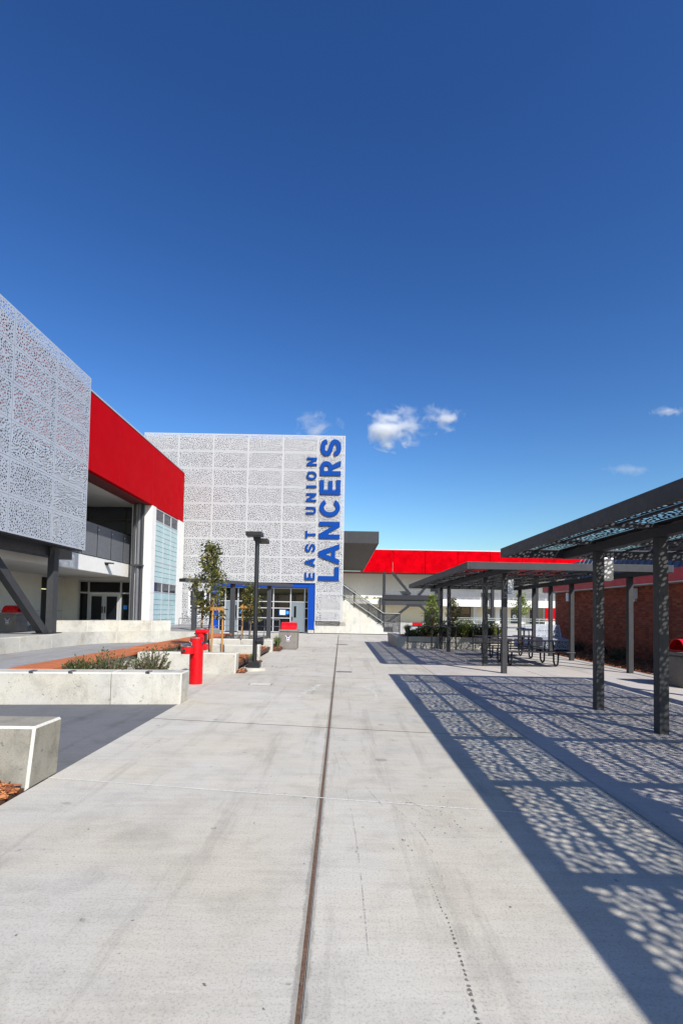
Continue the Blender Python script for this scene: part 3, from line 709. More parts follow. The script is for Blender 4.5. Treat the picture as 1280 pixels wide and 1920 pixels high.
planter_wall(-9.5, -2.62, 8.27, 8.72, .51, 'long pale concrete planter wall in front of the spiky shrubs', -.1, (-3.72, -6.4), (-3.15, -4.35, -4.95), batter=.01)
planter_wall(-4.95, -2.56, 12.26, 12.62, .49, 'concrete planter wall just behind the red drinking fountain', -.01, (-3.6,), (-3.5,), batter=.01)
planter_wall(-4.85, -2.48, 15.22, 15.55, .49, 'concrete planter wall behind the lamp post', 0, (-3.95,), (), batter=.01)
planter_wall(-4.85, -2.54, 18.55, 18.9, .46, 'farthest concrete planter wall beside the litter bin', 0, (-3.7,), (-3.7,), batter=.01)
def chips(name, x0, x1, y0, y1, z, n, size, seed, parent=None, **k):
    r = random.Random(seed); bm = bmesh.new()
    vs, fs = [], []
    for _ in range(n):
        c = Vector((r.uniform(x0, x1), r.uniform(y0, y1), z + abs(r.gauss(0, .018)))); a = r.uniform(0, 6.28); tl = r.gauss(0, .3)
        L = size * r.uniform(.4, 1.3); w = size * r.uniform(.12, .3); h = w * .4
        M3 = Matrix.Rotation(a, 3, 'Z') @ Matrix.Rotation(tl, 3, 'Y') @ Matrix.Rotation(r.gauss(0, .4), 3, 'X'); q = len(vs)
        for i in (-1, 1):
            for j, kk in ((-1, -1), (1, -1), (1, 1), (-1, 1)): vs.append(c + M3 @ Vector((i * L / 2, j * w / 2 * (1 if i < 0 else .6), kk * h / 2)))
        fs += [[q + i for i in f] for f in ((0, 1, 2, 3), (7, 6, 5, 4), (0, 4, 5, 1), (1, 5, 6, 2), (2, 6, 7, 3), (3, 7, 4, 0))]
    me = bpy.data.meshes.new('chips'); me.from_pydata(vs, [], fs); bm.free()
    return put(name, me, 'mulch', parent, kind='stuff', **k)
MT['soil'] = plain('bark_soil', (.075, .03, .014), .95, var=.3, fine=.4)
def bed(x0, x1, y0, y1, z, n, size, seed, label):
    s = B('mulch_bed', 'soil', None, (x0, x1, y0, y1, z - .1, z), kind='stuff', label=label, cat='mulch')
    chips('mulch_chips', x0 + .02, x1 - .02, y0 + .02, y1 - .02, z, n, size, seed, s)
bed(-3.7, -2.68, 2.9, 4.32, .02, 3800, .1, 1, 'orange bark mulch in the bottom left corner')
bed(-4.98, -3.05, 8.75, 9.6, .3, 900, .07, 2, 'bark mulch behind the long front planter wall')
bed(-4.9, -2.6, 12.65, 15.2, .2, 2200, .07, 3, 'bark mulch around the first staked tree')
bed(-4.8, -2.6, 15.58, 18.5, .2, 1600, .07, 4, 'bark mulch around the second staked tree')
bed(-4.8, -2.3, 18.95, 21.6, .1, 1200, .07, 5, 'bark mulch beside the litter bin')
bed(-2.58, -2.35, 12.35, 15.2, .02, 500, .07, 15, 'narrow strip of bark mulch by the lamp post')

# ------------------------------------------------------------------ plants
def leaf(vs, fs, p, d, L, w, r):
    d = d.normalized(); s = d.cross(Vector((r.uniform(-1, 1), r.uniform(-1, 1), r.uniform(-.2, 1))));
    if s.length < .01: return
    s.normalize(); nrm = s.cross(d); q = len(vs)
    vs += [p, p + d * L * .5 + s * w / 2 - nrm * w * .15, p + d * L - nrm * L * .15, p + d * L * .5 - s * w / 2 - nrm * w * .15]
    fs += [[q, q + 1, q + 2], [q, q + 2, q + 3]]
def leafmesh(vs, fs):
    me = bpy.data.meshes.new('foliage'); me.from_pydata(vs, [], fs); return me
def young_tree(name, base, ht, crown_z, rad, n, label, mat, seed, leafL=.1, stakes=None, lean=(0, 0), top=1.0, group='young staked trees'):
    r = random.Random(seed); t = thing(name, base, label, 'tree', group); b = Vector(base)
    bm = bmesh.new(); trunk = [b + Vector((lean[0] * f + .03 * math.sin(f * 7 + seed), lean[1] * f, ht * f * .92)) for f in [k / 7 for k in range(8)]]
    tube(bm, trunk, .028, 8, .008); put('trunk', me_bm(bm, smooth=True), 'bark', t)
    bb = bmesh.new(); vs, fs = [], []
    nb = 34
    for i in range(nb):
        f = crown_z + (1 - crown_z) * (i + .5) / nb; f = min(f, .985)
        k = min(int(f * 7), 6); st = trunk[k].lerp(trunk[k + 1], f * 7 - k)
        g = (f - crown_z) / (1 - crown_z); a = i * 2.4 + r.uniform(-.5, .5)
        L = rad * (math.sin(min(1, .18 + g * 1.15) * 3.1) ** .8 * .9 + .22) * r.uniform(.6, 1.35)
        if g > .62: L = rad * r.uniform(.22, .5) * top
        d = Vector((math.cos(a), math.sin(a), r.uniform(.35, 1.1))).normalized()
        p1 = st + d * L * .5; p2 = st + d * L + Vector((0, 0, -.1 * L)); tube(bb, [st, p1, p2], .008, 5, .003)
        for q in range(int(n / nb)):
            h = r.uniform(.25, 1.08) ** .75; p = st.lerp(p2, h) + Vector((r.gauss(0, .07), r.gauss(0, .07), r.gauss(0, .06))) * (rad / .5)
            leaf(vs, fs, p, Vector((d.x + r.gauss(0, .7), d.y + r.gauss(0, .7), r.gauss(-.35, .6))), leafL * r.uniform(.6, 1.25), leafL * r.uniform(.28, .45), r)
    put('branches', me_bm(bb), 'bark', t); put('crown', leafmesh(vs, fs), mat, t); return t
def stakes(pts, zc, label, base):
    t = thing('tree_stakes', base, label, 'stakes', 'wooden tree stakes'); pts = [Vector(p) for p in pts]
    for p in pts: T('stake', 'wood', t, ([(p.x, p.y, base[2] - .1), (p.x + .01, p.y, p.z)], .028), n=8)
    for a, b in zip(pts, pts[1:]):
        bm = bmesh.new(); d = (b - a); d.z = 0; d.normalize(); bar(bm, (a.x - d.x * .06, a.y - d.y * .06 - .04, zc), (b.x + d.x * .06, b.y + d.y * .06 - .04, zc), .025, .1); put('crossbar', me_bm(bm), 'wood', t)
young_tree('young_tree', (-3.55, 13.6, .2), 3.35, .34, .52, 1800, 'taller young tree with olive leaves beside the red fountain', 'leaf', 3, .125)
stakes([(-3.86, 13.85, 1.68), (-3.44, 13.35, 1.86), (-3.26, 13.75, 1.6)], 1.58, 'three orange wooden stakes around the taller young tree', (-3.5, 13.6, .2))
young_tree('young_tree', (-3.55, 19.6, .12), 2.6, .36, .46, 1500, 'shorter young tree with olive leaves behind the lamp post', 'leaf', 11, .13)
stakes([(-3.86, 19.5, 1.76), (-3.3, 19.5, 1.8)], 1.66, 'pair of orange wooden stakes holding the shorter young tree', (-3.55, 19.5, .12))
def shrub(name, base, rx, ry, h, n, mat, seed, label, group, leafL=.06, up=.8, cat='shrub'):
    r = random.Random(seed); t = thing(name, base, label, cat, group); b = Vector(base); vs, fs = [], []; bb = bmesh.new()
    for i in range(n):
        a = r.uniform(0, 6.28); q = math.sqrt(r.random()); root = b + Vector((math.cos(a) * rx * q * .45, math.sin(a) * ry * q * .45, 0))
        tip = b + Vector((math.cos(a) * rx * q, math.sin(a) * ry * q, h * r.uniform(.55, 1.05) * (1 - .45 * q * q)))
        midp = root.lerp(tip, .5) + Vector((0, 0, h * .08)); tube(bb, [root, midp, tip], .006, 4, .002, cap=False)
        for k in range(11):
            f = r.uniform(.2, 1.02); p = root.lerp(tip, f); d = (tip - root).normalized()
            leaf(vs, fs, p, d * up + Vector((r.gauss(0, .6), r.gauss(0, .6), r.gauss(.1, .5))), leafL * r.uniform(.6, 1.2), leafL * r.uniform(.25, .42), r)
    put('stems', me_bm(bb), 'bark', t); put('foliage', leafmesh(vs, fs), mat, t); return t
def tuft(base, rad, h, n, seed, label, group='ornamental grasses'):
    r = random.Random(seed); b = Vector(base); vs, fs = [], []
    for i in range(n):
        a = r.uniform(0, 6.28); o = r.uniform(.1, 1); d = Vector((math.cos(a), math.sin(a), 0)); p0 = b + d * .04 * r.random(); w = d.cross(Vector((0, 0, 1))) * .006
        p1 = p0 + d * rad * o * .45 + Vector((0, 0, h * .75 * r.uniform(.7, 1.1))); p2 = p0 + d * rad * o + Vector((0, 0, h * r.uniform(.6, 1.1) * (1.1 - .5 * o))); q = len(vs)
        vs += [p0 - w, p0 + w, p1 + w, p1 - w, p2]; fs += [[q, q + 1, q + 2, q + 3], [q + 3, q + 2, q + 4]]
    t = put('grass_tuft', leafmesh(vs, fs), 'grassy', label=label, cat='grass', group=group); return t
for i, (x, rx, h, lbl) in enumerate(((-4.2, .42, .5, 'widest spiky dark green shrub behind the long planter wall'), (-3.45, .4, .58, 'spiky dark green shrub nearest the red fountain'), (-4.75, .28, .38, 'smallest spiky shrub beside the terracotta bench'))):
    shrub('spiky_shrub', (x, 9.15, .3), rx, .3, h, 120, 'leafshrub', 20 + i, lbl, 'spiky shrubs', .055, 1.3)
shrub('low_shrub', (-4.35, 13.0, .2), .35, .25, .5, 40, 'leafdark', 31, 'low dark shrub beside the farther terracotta bench', 'low shrubs', .06)
shrub('low_shrub', (-3.75, 19.3, .12), .55, .3, .6, 50, 'leafshrub', 32, 'low shrub under the shorter young tree', 'low shrubs', .07)
shrub('low_shrub', (-3.0, 19.4, .12), .4, .3, .55, 36, 'leafshrub', 33, 'low shrub by the farthest planter wall and lamp post', 'low shrubs', .07)
tuft((-2.45, 19.4, .1), .32, .5, 260, 40, 'pale grass tuft beside the concrete litter bin')
tuft((-2.42, 13.9, .02), .2, .4, 70, 41, 'sparse grass tuft at the foot of the lamp post')

# ------------------------------------------------------------------ street furniture on the left
t = thing('lamp_post', (-2.23, 13.05, 0), 'tall black lamp post with two flat heads on a round concrete footing', 'lamp')
x, y = -2.23, 13.05
bm = bmesh.new(); cyl(bm, x, y, -.01, .07, .31, 40, .28); put('footing', me_bm(bm), 'wallc', t)
B('base_box', 'black', t, (x - .15, x + .15, y - .15, y + .15, .07, .23), bev=.008)
T('pole', 'black', t, ([(x, y, .23), (x, y, 3.4)], .058), n=16)
B('lamp_head', 'black', t, (x - .25, x + .17, y - .36, y - .02, 3.47, 3.575), bev=.012); B('lamp_head', 'black', t, (x - .02, x + .25, y + .13, y + .5, 3.36, 3.47), bev=.012)
B('lens', 'panelgrey', t, (x - .22, x + .13, y - .34, y - .06, 3.464, 3.469))
B('arm', 'black', t, (x - .09, x + .09, y - .09, y + .12, 3.38, 3.468))
T('outlet_box', 'black', t, ([(x + .05, y - .03, .76), (x + .17, y - .03, .76)], .085), n=16)
T('knob', 'black', t, ([(x + .17, y - .03, .76), (x + .22, y - .03, .76)], .11), n=16)
# drinking fountain
t = thing('drinking_fountain', (-3.05, 10.6, 0), 'glossy red drinking fountain with low bowl and bottle filler column', 'fountain')
x, y = -3.03, 10.55
T('column', 'redp', t, ([(x, y, -.004), (x, y, .955)], .138), n=32); T('column_cap', 'chrome', t, ([(x, y, .955), (x, y, .975)], .14), n=32)
bx_, by_ = x - .125, y - .2
bm = bmesh.new(); tube(bm, [(bx_, by_, .64), (bx_, by_, .79)], .135, 32); box(bm, bx_ - .08, bx_ + .13, by_ + .05, y - .02, .65, .785, bev=.02); put('bowl_arm', me_bm(bm), 'redp', t)
T('basin_rim', 'chrome', t, ([(bx_, by_, .79), (bx_, by_, .808)], .138), n=32); T('basin', 'black', t, ([(bx_, by_, .8085), (bx_, by_, .811)], .1), n=28)
T('push_button', 'chrome', t, ([(bx_ - .03, by_ - .12, .715), (bx_ - .03, by_ - .15, .715)], .036), n=16); T('button_face', 'black', t, ([(bx_ - .03, by_ - .151, .715), (bx_ - .03, by_ - .155, .715)], .02), n=16)
T('access_screw', 'chrome', t, ([(x - .02, y - .135, .56), (x - .02, y - .146, .56)], .012), n=8); T('side_button', 'chrome', t, ([(x + .13, y - .04, .86), (x + .165, y - .05, .86)], .03), n=12)
bm = bmesh.new(); tube(bm, [(bx_ + .06, by_ + .06, .808), (bx_ + .06, by_ + .06, .86), (bx_ + .02, by_ + .03, .885)], .014, 8); put('bubbler', me_bm(bm), 'chrome', t)
bm = bmesh.new(); tube(bm, [(x - .02, y + .03, .975), (x - .02, y + .03, 1.03), (x - .05, y, 1.05)], .016, 8); put('bubbler', me_bm(bm), 'black', t)
x2, y2 = -3.09, 11.05
T('filler_column', 'redp', t, ([(x2, y2, -.004), (x2, y2, .66)], .065), n=20); T('filler_tower', 'redp', t, ([(x2 + .01, y2, .66), (x2 + .01, y2, 1.12)], .105), n=28)
B('filler_head', 'redp', t, (x2 - .1, x2 + .17, y2 - .12, y2 + .12, 1.03, 1.125), bev=.03); B('filler_tray', 'redp', t, (x2 - .02, x2 + .16, y2 - .12, y2 + .12, .66, .79), bev=.03)
B('filler_alcove', 'black', t, (x2 + .105, x2 + .125, y2 - .07, y2 + .07, .82, 1.02)); T('filler_cap', 'chrome', t, ([(x2 + .01, y2, 1.126), (x2 + .01, y2, 1.14)], .115), n=28)
# litter bins
def bin_proto():
    t = thing('litter_bin', (0, 0, 0), 'x', 'bin', 'concrete litter bins with red hoods')
    bm = bmesh.new(); w, wt = .36, .375
    a = [bm.verts.new(p) for p in ((-w, -w, 0), (w, -w, 0), (w, w, 0), (-w, w, 0))]; b = [bm.verts.new(p) for p in ((-wt, -wt, .7), (wt, -wt, .7), (wt, wt, .7), (-wt, wt, .7))]
    bm.faces.new(a[::-1]); bm.faces.new(b)
    for i in range(4): bm.faces.new((a[i], a[(i + 1) % 4], b[(i + 1) % 4], b[i]))
    bmesh.ops.bevel(bm, geom=list(bm.edges), offset=.025, segments=2, affect='EDGES'); put('body', me_bm(bm), 'binc', t, local=True)
    bm = bmesh.new(); box(bm, -.385, .385, -.385, .385, .71, .79, bev=.02); put('rim', me_bm(bm), 'binc', t, local=True)
    bm = bmesh.new(); box(bm, -.3, .3, -.3, .3, .79, .83, bev=.01)
    # hood: half barrel open to the left and right sides
    n = 14; rr = .27
    for s in (0,):
        P = [(math.cos(math.pi * k / n) * rr, .83 + math.sin(math.pi * k / n) * .25) for k in range(n + 1)]
        for lay in (1., .93):
            L = [[bm.verts.new((yy, q * lay, .83 + (zz - .83) * lay)) for q, zz in P] for yy in (-.3, .3)]
            for k in range(n): bm.faces.new((L[0][k], L[0][k + 1], L[1][k + 1], L[1][k]))
            if lay == 1.: o0, o1 = L
        for A, Bq in ((o0, L[0]), (o1, L[1])):
            for k in range(n): bm.faces.new((A[k], A[k + 1], Bq[k + 1], Bq[k]))
    put('hood', me_bm(bm), 'redp', t, local=True)
    bm = bmesh.new()
    # emblem: shield with two crossed lances
    def quad(pts, yy): bm.faces.new([bm.verts.new((px, yy, pz)) for px, pz in pts])
    def q2(yy, a, b, w):
        d = Vector((b[0] - a[0], b[1] - a[1])).normalized(); s = Vector((-d.y, d.x)) * w
        quad([(a[0] + s.x, a[1] + s.y), (b[0] + s.x, b[1] + s.y), (b[0] - s.x, b[1] - s.y), (a[0] - s.x, a[1] - s.y)], yy)
    q2(-.381, (-.11, .56), (.07, .36), .008); q2(-.381, (.11, .56), (-.07, .36), .008); quad([(-.06, .33), (.06, .33), (.06, .345), (-.06, .345)], -.381)
    quad([(-.05, .49), (-.05, .42), (0, .37), (.05, .42), (.05, .49)], -.383); put('emblem', me_bm(bm), 'paper', t, local=True)
    bm = bmesh.new(); quad([(-.03, .475), (-.03, .43), (0, .395), (.03, .43), (.03, .475)], -.386); quad([(-.02, .53), (.0, .5), (.02, .53), (.0, .56)], -.386); put('emblem_field', me_bm(bm), 'blue', t, local=True)
    bm = bmesh.new(); quad([(-.006, .47), (-.006, .41), (.006, .41), (.006, .47)], -.389); quad([(.02, .53), (.035, .55), (.02, .57)], -.386); put('emblem_accent', me_bm(bm), 'redp', t, local=True)
    return t
bp = bin_proto()
for i, (p, rz, lbl) in enumerate((((-2.1, 20.35, 0), 0, 'brown concrete litter bin with red hood beside the far planter wall'), ((7.93, 11.38, -.003), 0, 'brown concrete litter bin with red hood against the brick wall side'), ((-13.36, 20.4, .485), 0, 'shaded litter bin with dark red hood under the left building'))):
    o = bp if i == 0 else copy_tree(bp); o.location = p; o.rotation_euler.z = rz; o['label'] = lbl
for ch in bp.children:
    if ch.name.startswith('hood'): pass
# shelter of thin posts before the entrance
t = thing('entry_shelter', (-5.7, 26.1, 0), 'slim charcoal beam on three posts before the entrance', 'shelter')
bm = bmesh.new(); bar(bm, (-7.75, 24.25, 2.95), (-3.0, 28.6, 2.97), .7, .16); put('roof_beam', me_bm(bm), 'steel', t)
for x, y, z in ((-7.26, 24.7, .48), (-5.68, 26.1, 0), (-4.0, 27.7, 0)): B('post', 'steel', t, (x - .11, x + .11, y - .11, y + .11, z, 2.875), bev=.008)
t = thing('handrail', (-6.5, 30.6, 0), 'thin grey pipe handrail in front of the entrance doors', 'handrail')
for a, b in ((-9.9, -6.0), (-5.6, -3.75)):
    z0 = .48 if a < -9 else 0
    T('rail', 'panelgrey', t, ([(a, 30.6, .96), (b, 30.6, .96)], .024), ([(a, 30.6, .55), (b, 30.6, .55)], .016))
    for x in (a, (a + b) / 2, b): T('rail_post', 'panelgrey', t, ([(x, 30.6, 0), (x, 30.6, .96)], .022))
# covers and a dark disc in the paving
for nm, x, y, w, d, mat, lb_ in (('utility_cover', -1.68, 10.6, .44, .2, 'sealant', 'pale rectangular cover set in the walkway left of the joint'), ('utility_cover', -1.62, 13.9, .26, .3, 'wallc', 'small concrete cover in the walkway by the lamp post'), ('utility_cover', -2.0, 13.95, .22, .3, 'wallc', 'small concrete cover right beside the lamp post footing'),
                               ('drain_grate', .1, 13.0, .36, .22, 'drip', 'small drain grate across the centre joint')):
    t = thing(nm, (x, y, 0), lb_, 'cover'); B('frame', 'drip', t, (x - w / 2 - .02, x + w / 2 + .02, y - d / 2 - .02, y + d / 2 + .02, -.01, .002)); B('plate', mat, t, (x - w / 2, x + w / 2, y - d / 2, y + d / 2, -.01, .005))
bm = bmesh.new(); cyl(bm, .05, 23.4, -.01, .006, .3, 32); put('dark_disc', me_bm(bm), 'drip', label='dark round disc on the centre joint', cat='cover')  # thin dark disc lying almost flush with the walk

# ------------------------------------------------------------------ stair at the end of the screen
st = thing('staircase', (2, 35, 0), 'white concrete outdoor stair with dark perforated rails', 'staircase')
bm = bmesh.new()
prof = [(-.3, 0), (3.66, 0), (3.66, .5), (2.95, .52), (.2, 2.34), (-.3, 2.67)]
a = [bm.verts.new((x, 34.98, z)) for x, z in prof]; b = [bm.verts.new((x, 35.2, z)) for x, z in prof]
bm.faces.new(a); bm.faces.new(b[::-1])
for i in range(6): bm.faces.new((a[i], a[(i + 1) % 6], b[(i + 1) % 6], b[i]))
put('stringer_wall', me_bm(bm), 'stairwall', st)
B('base_wall', 'stairwall', st, (-1.84, -.31, 34.96, 35.2, 0, .54))
for k in range(16):
    B('step', 'wallc', st, (3.4 - k * .3 - .3, 3.4 - k * .3, 35.21, 37.3, 0, .17 * (k + 1)))
PR = {}
def rail_panel(yy, x0, x1, zlow, ztop_, nme):
    # sheared perforated sheet following the slope
    sl = lambda x: .52 + (2.95 - x) * (2.34 - .52) / 2.75 if x < 2.95 else .5
    H = 1.02
    me = perf(x1 - x0, H, .085, 12, lambda u, v, n: (x0 + u, yy + n, sl(x0 + u) + .06 + v), t=.004, margin=.03, vein=9, veinw=0, rmin=.3, rmax=.34, miss=0)
    put(nme, me, 'steel', st)
for xa, xb in ((-.25, .9), (.92, 2.0), (2.02, 2.95)): rail_panel(34.93, xa, xb, 0, 0, 'rail_panel')
me = perf(1.1, 1.28, .085, 13, lambda u, v, n: (3.0 + u, 34.93 + n, .2 + v - u * .05), t=.004, margin=.03, vein=9, veinw=0, rmin=.3, rmax=.34, miss=0); put('rail_panel', me, 'steel', st)
zz = lambda x: .52 + (2.95 - x) * .662
T('handrail', 'railgrey', st, ([(-.2, 34.85, zz(-.2) + 1.0), (2.95, 34.85, zz(2.95) + .95), (4.1, 34.85, 1.45)], .03), ([(-.2, 34.86, zz(-.2) + .3), (2.95, 34.86, zz(2.95) + .3)], .025))
for x in (.2, .92, 1.9, 2.6, 2.97): B('rail_post', 'steel', st, (x - .03, x + .03, 34.9, 34.96, zz(min(x, 2.95)), zz(min(x, 2.95)) + 1.12))
B('rail_post', 'steel', st, (4.08, 4.14, 34.9, 34.96, 0, 1.48))

# ------------------------------------------------------------------ link roof and far building
t = thing('link_roof', (0, 60, 7), 'dark grey roof slab jutting out behind the white screen', 'roof')
for a, b in ((-6, .6), (.61, 3.2)): B('fascia_panel', 'steel', t, (a, b, 43.6, 43.75, 7.55, 8.6))
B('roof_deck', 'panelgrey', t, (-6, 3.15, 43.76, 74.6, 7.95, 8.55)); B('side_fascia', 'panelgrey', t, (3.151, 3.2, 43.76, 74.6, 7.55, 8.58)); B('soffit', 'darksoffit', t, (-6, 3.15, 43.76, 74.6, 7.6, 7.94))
fb = thing('far_building', (18, 76, 0), 'distant two storey block with bright red band and cream walls', 'building')
x = 2.83
while x < 46: B('fascia_panel', 'redfar', fb, (x, min(x + 4.82, 47), 75, 75.3, 7.5, 10.9)); x += 4.87
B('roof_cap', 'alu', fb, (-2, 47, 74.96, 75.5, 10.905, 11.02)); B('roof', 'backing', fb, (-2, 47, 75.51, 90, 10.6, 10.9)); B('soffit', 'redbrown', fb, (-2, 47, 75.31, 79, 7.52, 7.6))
B('upper_wall', 'creamsh', fb, (-2, 47, 78.6, 79, 3.6, 7.52)); B('floor_slab', 'white', fb, (5.9, 47, 75, 75.4, 2.56, 3.58)); B('floor', 'creamsh', fb, (-2, 47, 75.41, 79, 2.7, 3.4)); B('lower_wall', 'cream', fb, (-2, 47, 78.0, 78.4, 0, 2.69))
FR = perf(4.8, 1.1, .2, 3, lambda u, v, n: (u, n, v), margin=.05, vein=9, veinw=0, rmin=.17, rmax=.18, miss=0)
for k in range(8): put('rail_panel', FR, 'panelgrey', fb, loc=(6.3 + k * 4.9, 75.1, 3.6))
for xx in (6.35, 14.6, 21.5, 22.6, 29.2): B('column', 'darksteel', fb, (xx - .2, xx + .2, 74.5, 74.9, 0, 7.5))
for a, b in (((7.5, 7.5), (10.3, 4.2)), ((14.4, 7.5), (11.6, 4.2)), ((10.2, 2.6), (7.1, .1)), ((11.7, 2.6), (14.6, .1))):
    bm = bmesh.new(); bar(bm, (a[0], 74.6, a[1]), (b[0], 74.6, b[1]), .36, .36); put('brace', me_bm(bm), 'darksteel', fb)
B('truss_beam', 'darksteel', fb, (6.1, 14.8, 74.4, 74.9, 3.4, 4.1)); B('truss_beam', 'steel', fb, (6.1, 14.8, 74.6, 74.9, 2.6, 3.39)); B('gusset', 'darksteel', fb, (9.9, 12, 74.45, 74.9, 2.4, 2.75))
for xx, w, mat, nm in ((14.0, 2.0, 'darkdoor', 'door'), (22.9, 1.2, 'darkdoor', 'door'), (27.0, 1.0, 'darkdoor', 'door'), (30.0, 1.1, 'darkdoor', 'door'), (25.2, .9, 'darkdoor', 'door')):
    d = B(nm, mat, fb, (xx - w / 2, xx + w / 2, 77.9, 77.99, 0, 2.25))
    if nm == 'door' and xx > 20:
        bm = bmesh.new(); tube(bm, [(xx, 77.85, 1.15), (xx, 77.89, 1.15)], .3, 20); put('door_emblem', me_bm(bm), 'paper', d)
        bm = bmesh.new(); tube(bm, [(xx, 77.82, 1.15), (xx, 77.845, 1.15)], .14, 3); put('door_emblem_mark', me_bm(bm), 'darkdoor', d)
wf = B('window_frame', 'steel', fb, (17.0, 17.1, 77.85, 77.99, .3, 2.5), (20.1, 20.2, 77.85, 77.99, .3, 2.5), (17.1, 20.1, 77.85, 77.99, 2.4, 2.5), (18.5, 18.6, 77.85, 77.99, .3, 2.4), (17.1, 18.5, 77.86, 77.99, 1.35, 1.43), (18.6, 20.1, 77.86, 77.99, 1.35, 1.43))
for a, b in ((17.1, 18.5), (18.6, 20.1)): B('pane', 'glassgrey', wf, (a, b, 77.93, 77.95, 1.43, 2.4)); B('pane', 'glass', wf, (a, b, 77.93, 77.95, .3, 1.35))
for xx in (20.8, 24.2, 28.2): B('pilaster', 'white', fb, (xx - .35, xx + .35, 77.3, 78.0, 0, 2.69))
B('red_panel', 'red', fb, (30.7, 32.6, 75.02, 75.2, .7, 2.55)); B('white_pier', 'white', fb, (30.7, 34, 75.21, 76, 0, 2.55))
for xx in (9.0, 13.2, 19.5, 26.0): B('wall_light', 'black', fb, (xx - .15, xx + .15, 78.45, 78.59, 6.4, 6.7))
B('upper_door', 'darkdoor', fb, (14.0, 15.4, 78.5, 78.59, 3.6, 6.6))
t = thing('lamp_post', (20.4, 70, 0), 'thin distant black lamp post before the far building', 'lamp'); T('pole', 'black', t, ([(20.4, 70, 0), (20.4, 70, 3.4)], .09)); B('lamp_head', 'black', t, (20.0, 20.9, 69.8, 70.2, 3.4, 3.55))
t = thing('lamp_post', (5.1, 66, 0), 'thin distant black lamp post seen through the stair rails', 'lamp'); T('pole', 'black', t, ([(5.1, 66, 0), (5.1, 66, 3.3)], .09)); B('lamp_head', 'black', t, (4.7, 5.4, 65.8, 66.2, 3.3, 3.45))

# ------------------------------------------------------------------ right planter, counters, tables
pw = thing('planter', (2.46, 21.55, 0), 'raised dark concrete planter under the farther canopy', 'planter')
def battered(x0, x1, y0, y1, h, nm):
    bm = bmesh.new(); a = [bm.verts.new(p) for p in ((x0 + .04, y0 + .04, -.005), (x1, y0 + .04, -.005), (x1, y1, -.005), (x0 + .04, y1, -.005))]; b = [bm.verts.new(p) for p in ((x0, y0, h), (x1, y0, h), (x1, y1, h), (x0, y1, h))]
    bm.faces.new(a[::-1]); bm.faces.new(b)
    for i in range(4): bm.faces.new((a[i], a[(i + 1) % 4], b[(i + 1) % 4], b[i]))
    put(nm, me_bm(bm), 'wallc', pw)
for xa, xb in ((2.44, 4.2), (4.21, 5.9), (5.91, 7.6)): battered(xa, xb, 21.95, 22.3, .49, 'front_block')
battered(2.44, 2.8, 22.305, 26.2, .488, 'side_block')
B('soil', 'soil', pw, (2.81, 7.6, 22.31, 26.1, 0, .42)); chips('mulch_chips', 2.85, 7.5, 22.35, 25.5, .43, 1500, .09, 8, pw)
for i, (x, y, rx, h, mt, lbl) in enumerate(((3.3, 22.9, .35, .35, 'leafdark', 'small dark shrub at the left corner of the right planter'), (4.1, 23.4, .6, .75, 'leafshrub', 'leafy shrub below the bright small tree'), (5.0, 23.0, .55, .8, 'leafdark', 'dark shrub behind the standing counter'),
        (5.8, 23.3, .6, .85, 'leafbright', 'bright green shrub in the middle of the right planter'), (6.5, 22.9, .55, .75, 'leafdark', 'dark rounded shrub at the right of the planter'), (7.1, 23.5, .6, .8, 'leafbright', 'bright green shrub at the right end of the planter'), (4.7, 24.6, .6, .95, 'leafbright', 'tall bright shrub at the back of the planter'), (6.2, 25, .7, .9, 'leafbright', 'wide bright shrub behind the planter middle'))):
    shrub('planter_shrub', (x, y, .42), rx, .45, h, 150, mt, 60 + i, lbl, 'shrubs in the right planter', .11, .8)
tuft((3.35, 25.2, .42), .4, .6, 300, 50, 'round grass tuft at the back left of the right planter')
young_tree('young_tree', (4.45, 24.5, .42), 2.15, .3, .4, 1100, 'bright green small tree in the right planter', 'leafbright', 21, .11)
T('stake', 'wood', None, ([(4.5, 24.4, .42), (4.5, 24.4, 1.35)], .05), label='short thick wooden stake in the right planter', cat='stake')
young_tree('young_tree', (5.4, 24.2, .42), 2.0, .35, .38, 900, 'darker small tree behind the canopy posts in the right planter', 'leaf', 22, .11)
young_tree('young_tree', (16.2, 45, 0), 3.6, .4, .75, 1100, 'yellow green young tree in front of the far building', 'leafbright', 23, .2, group='far trees')
t = thing('sign_board', (3.9, 26.5, .0), 'white and red sign board behind the right planter', 'sign')
B('board', 'alu', t, (3.78, 4.3, 26.5, 26.54, .5, 1.02)); B('header', 'redp', t, (3.78, 4.3, 26.49, 26.499, .88, 1.02)); B('leg', 'alu', t, (3.8, 3.84, 26.545, 26.6, 0, 1.0)); B('leg', 'alu', t, (4.24, 4.28, 26.545, 26.6, 0, 1.0))
bm = bmesh.new(); bar(bm, (3.9, 26.485, .55), (4.15, 26.485, .85), .05, .01, Vector((0, 1, 0))); put('slash_mark', me_bm(bm), 'black', t)
for xa, xb, lbl in ((2.83, 4.95, 'black standing height counter in front of the right planter, left one'), (5.62, 7.85, 'black standing height counter in front of the right planter, right one')):
    t = thing('standing_counter', (xa, 21.45, 0), lbl, 'counter', 'standing counters')
    B('top', 'black', t, (xa, xb, 21.25, 21.65, .96, 1.0), bev=.01)
    for x in (xa + .03, (xa + xb) / 2, xb - .03): T('leg', 'steel', t, ([(x, 21.4, 0), (x, 21.4, .96)], .025))
    T('foot_rail', 'steel', t, ([(xa + .03, 21.4, .3), (xb - .03, 21.4, .3)], .018))
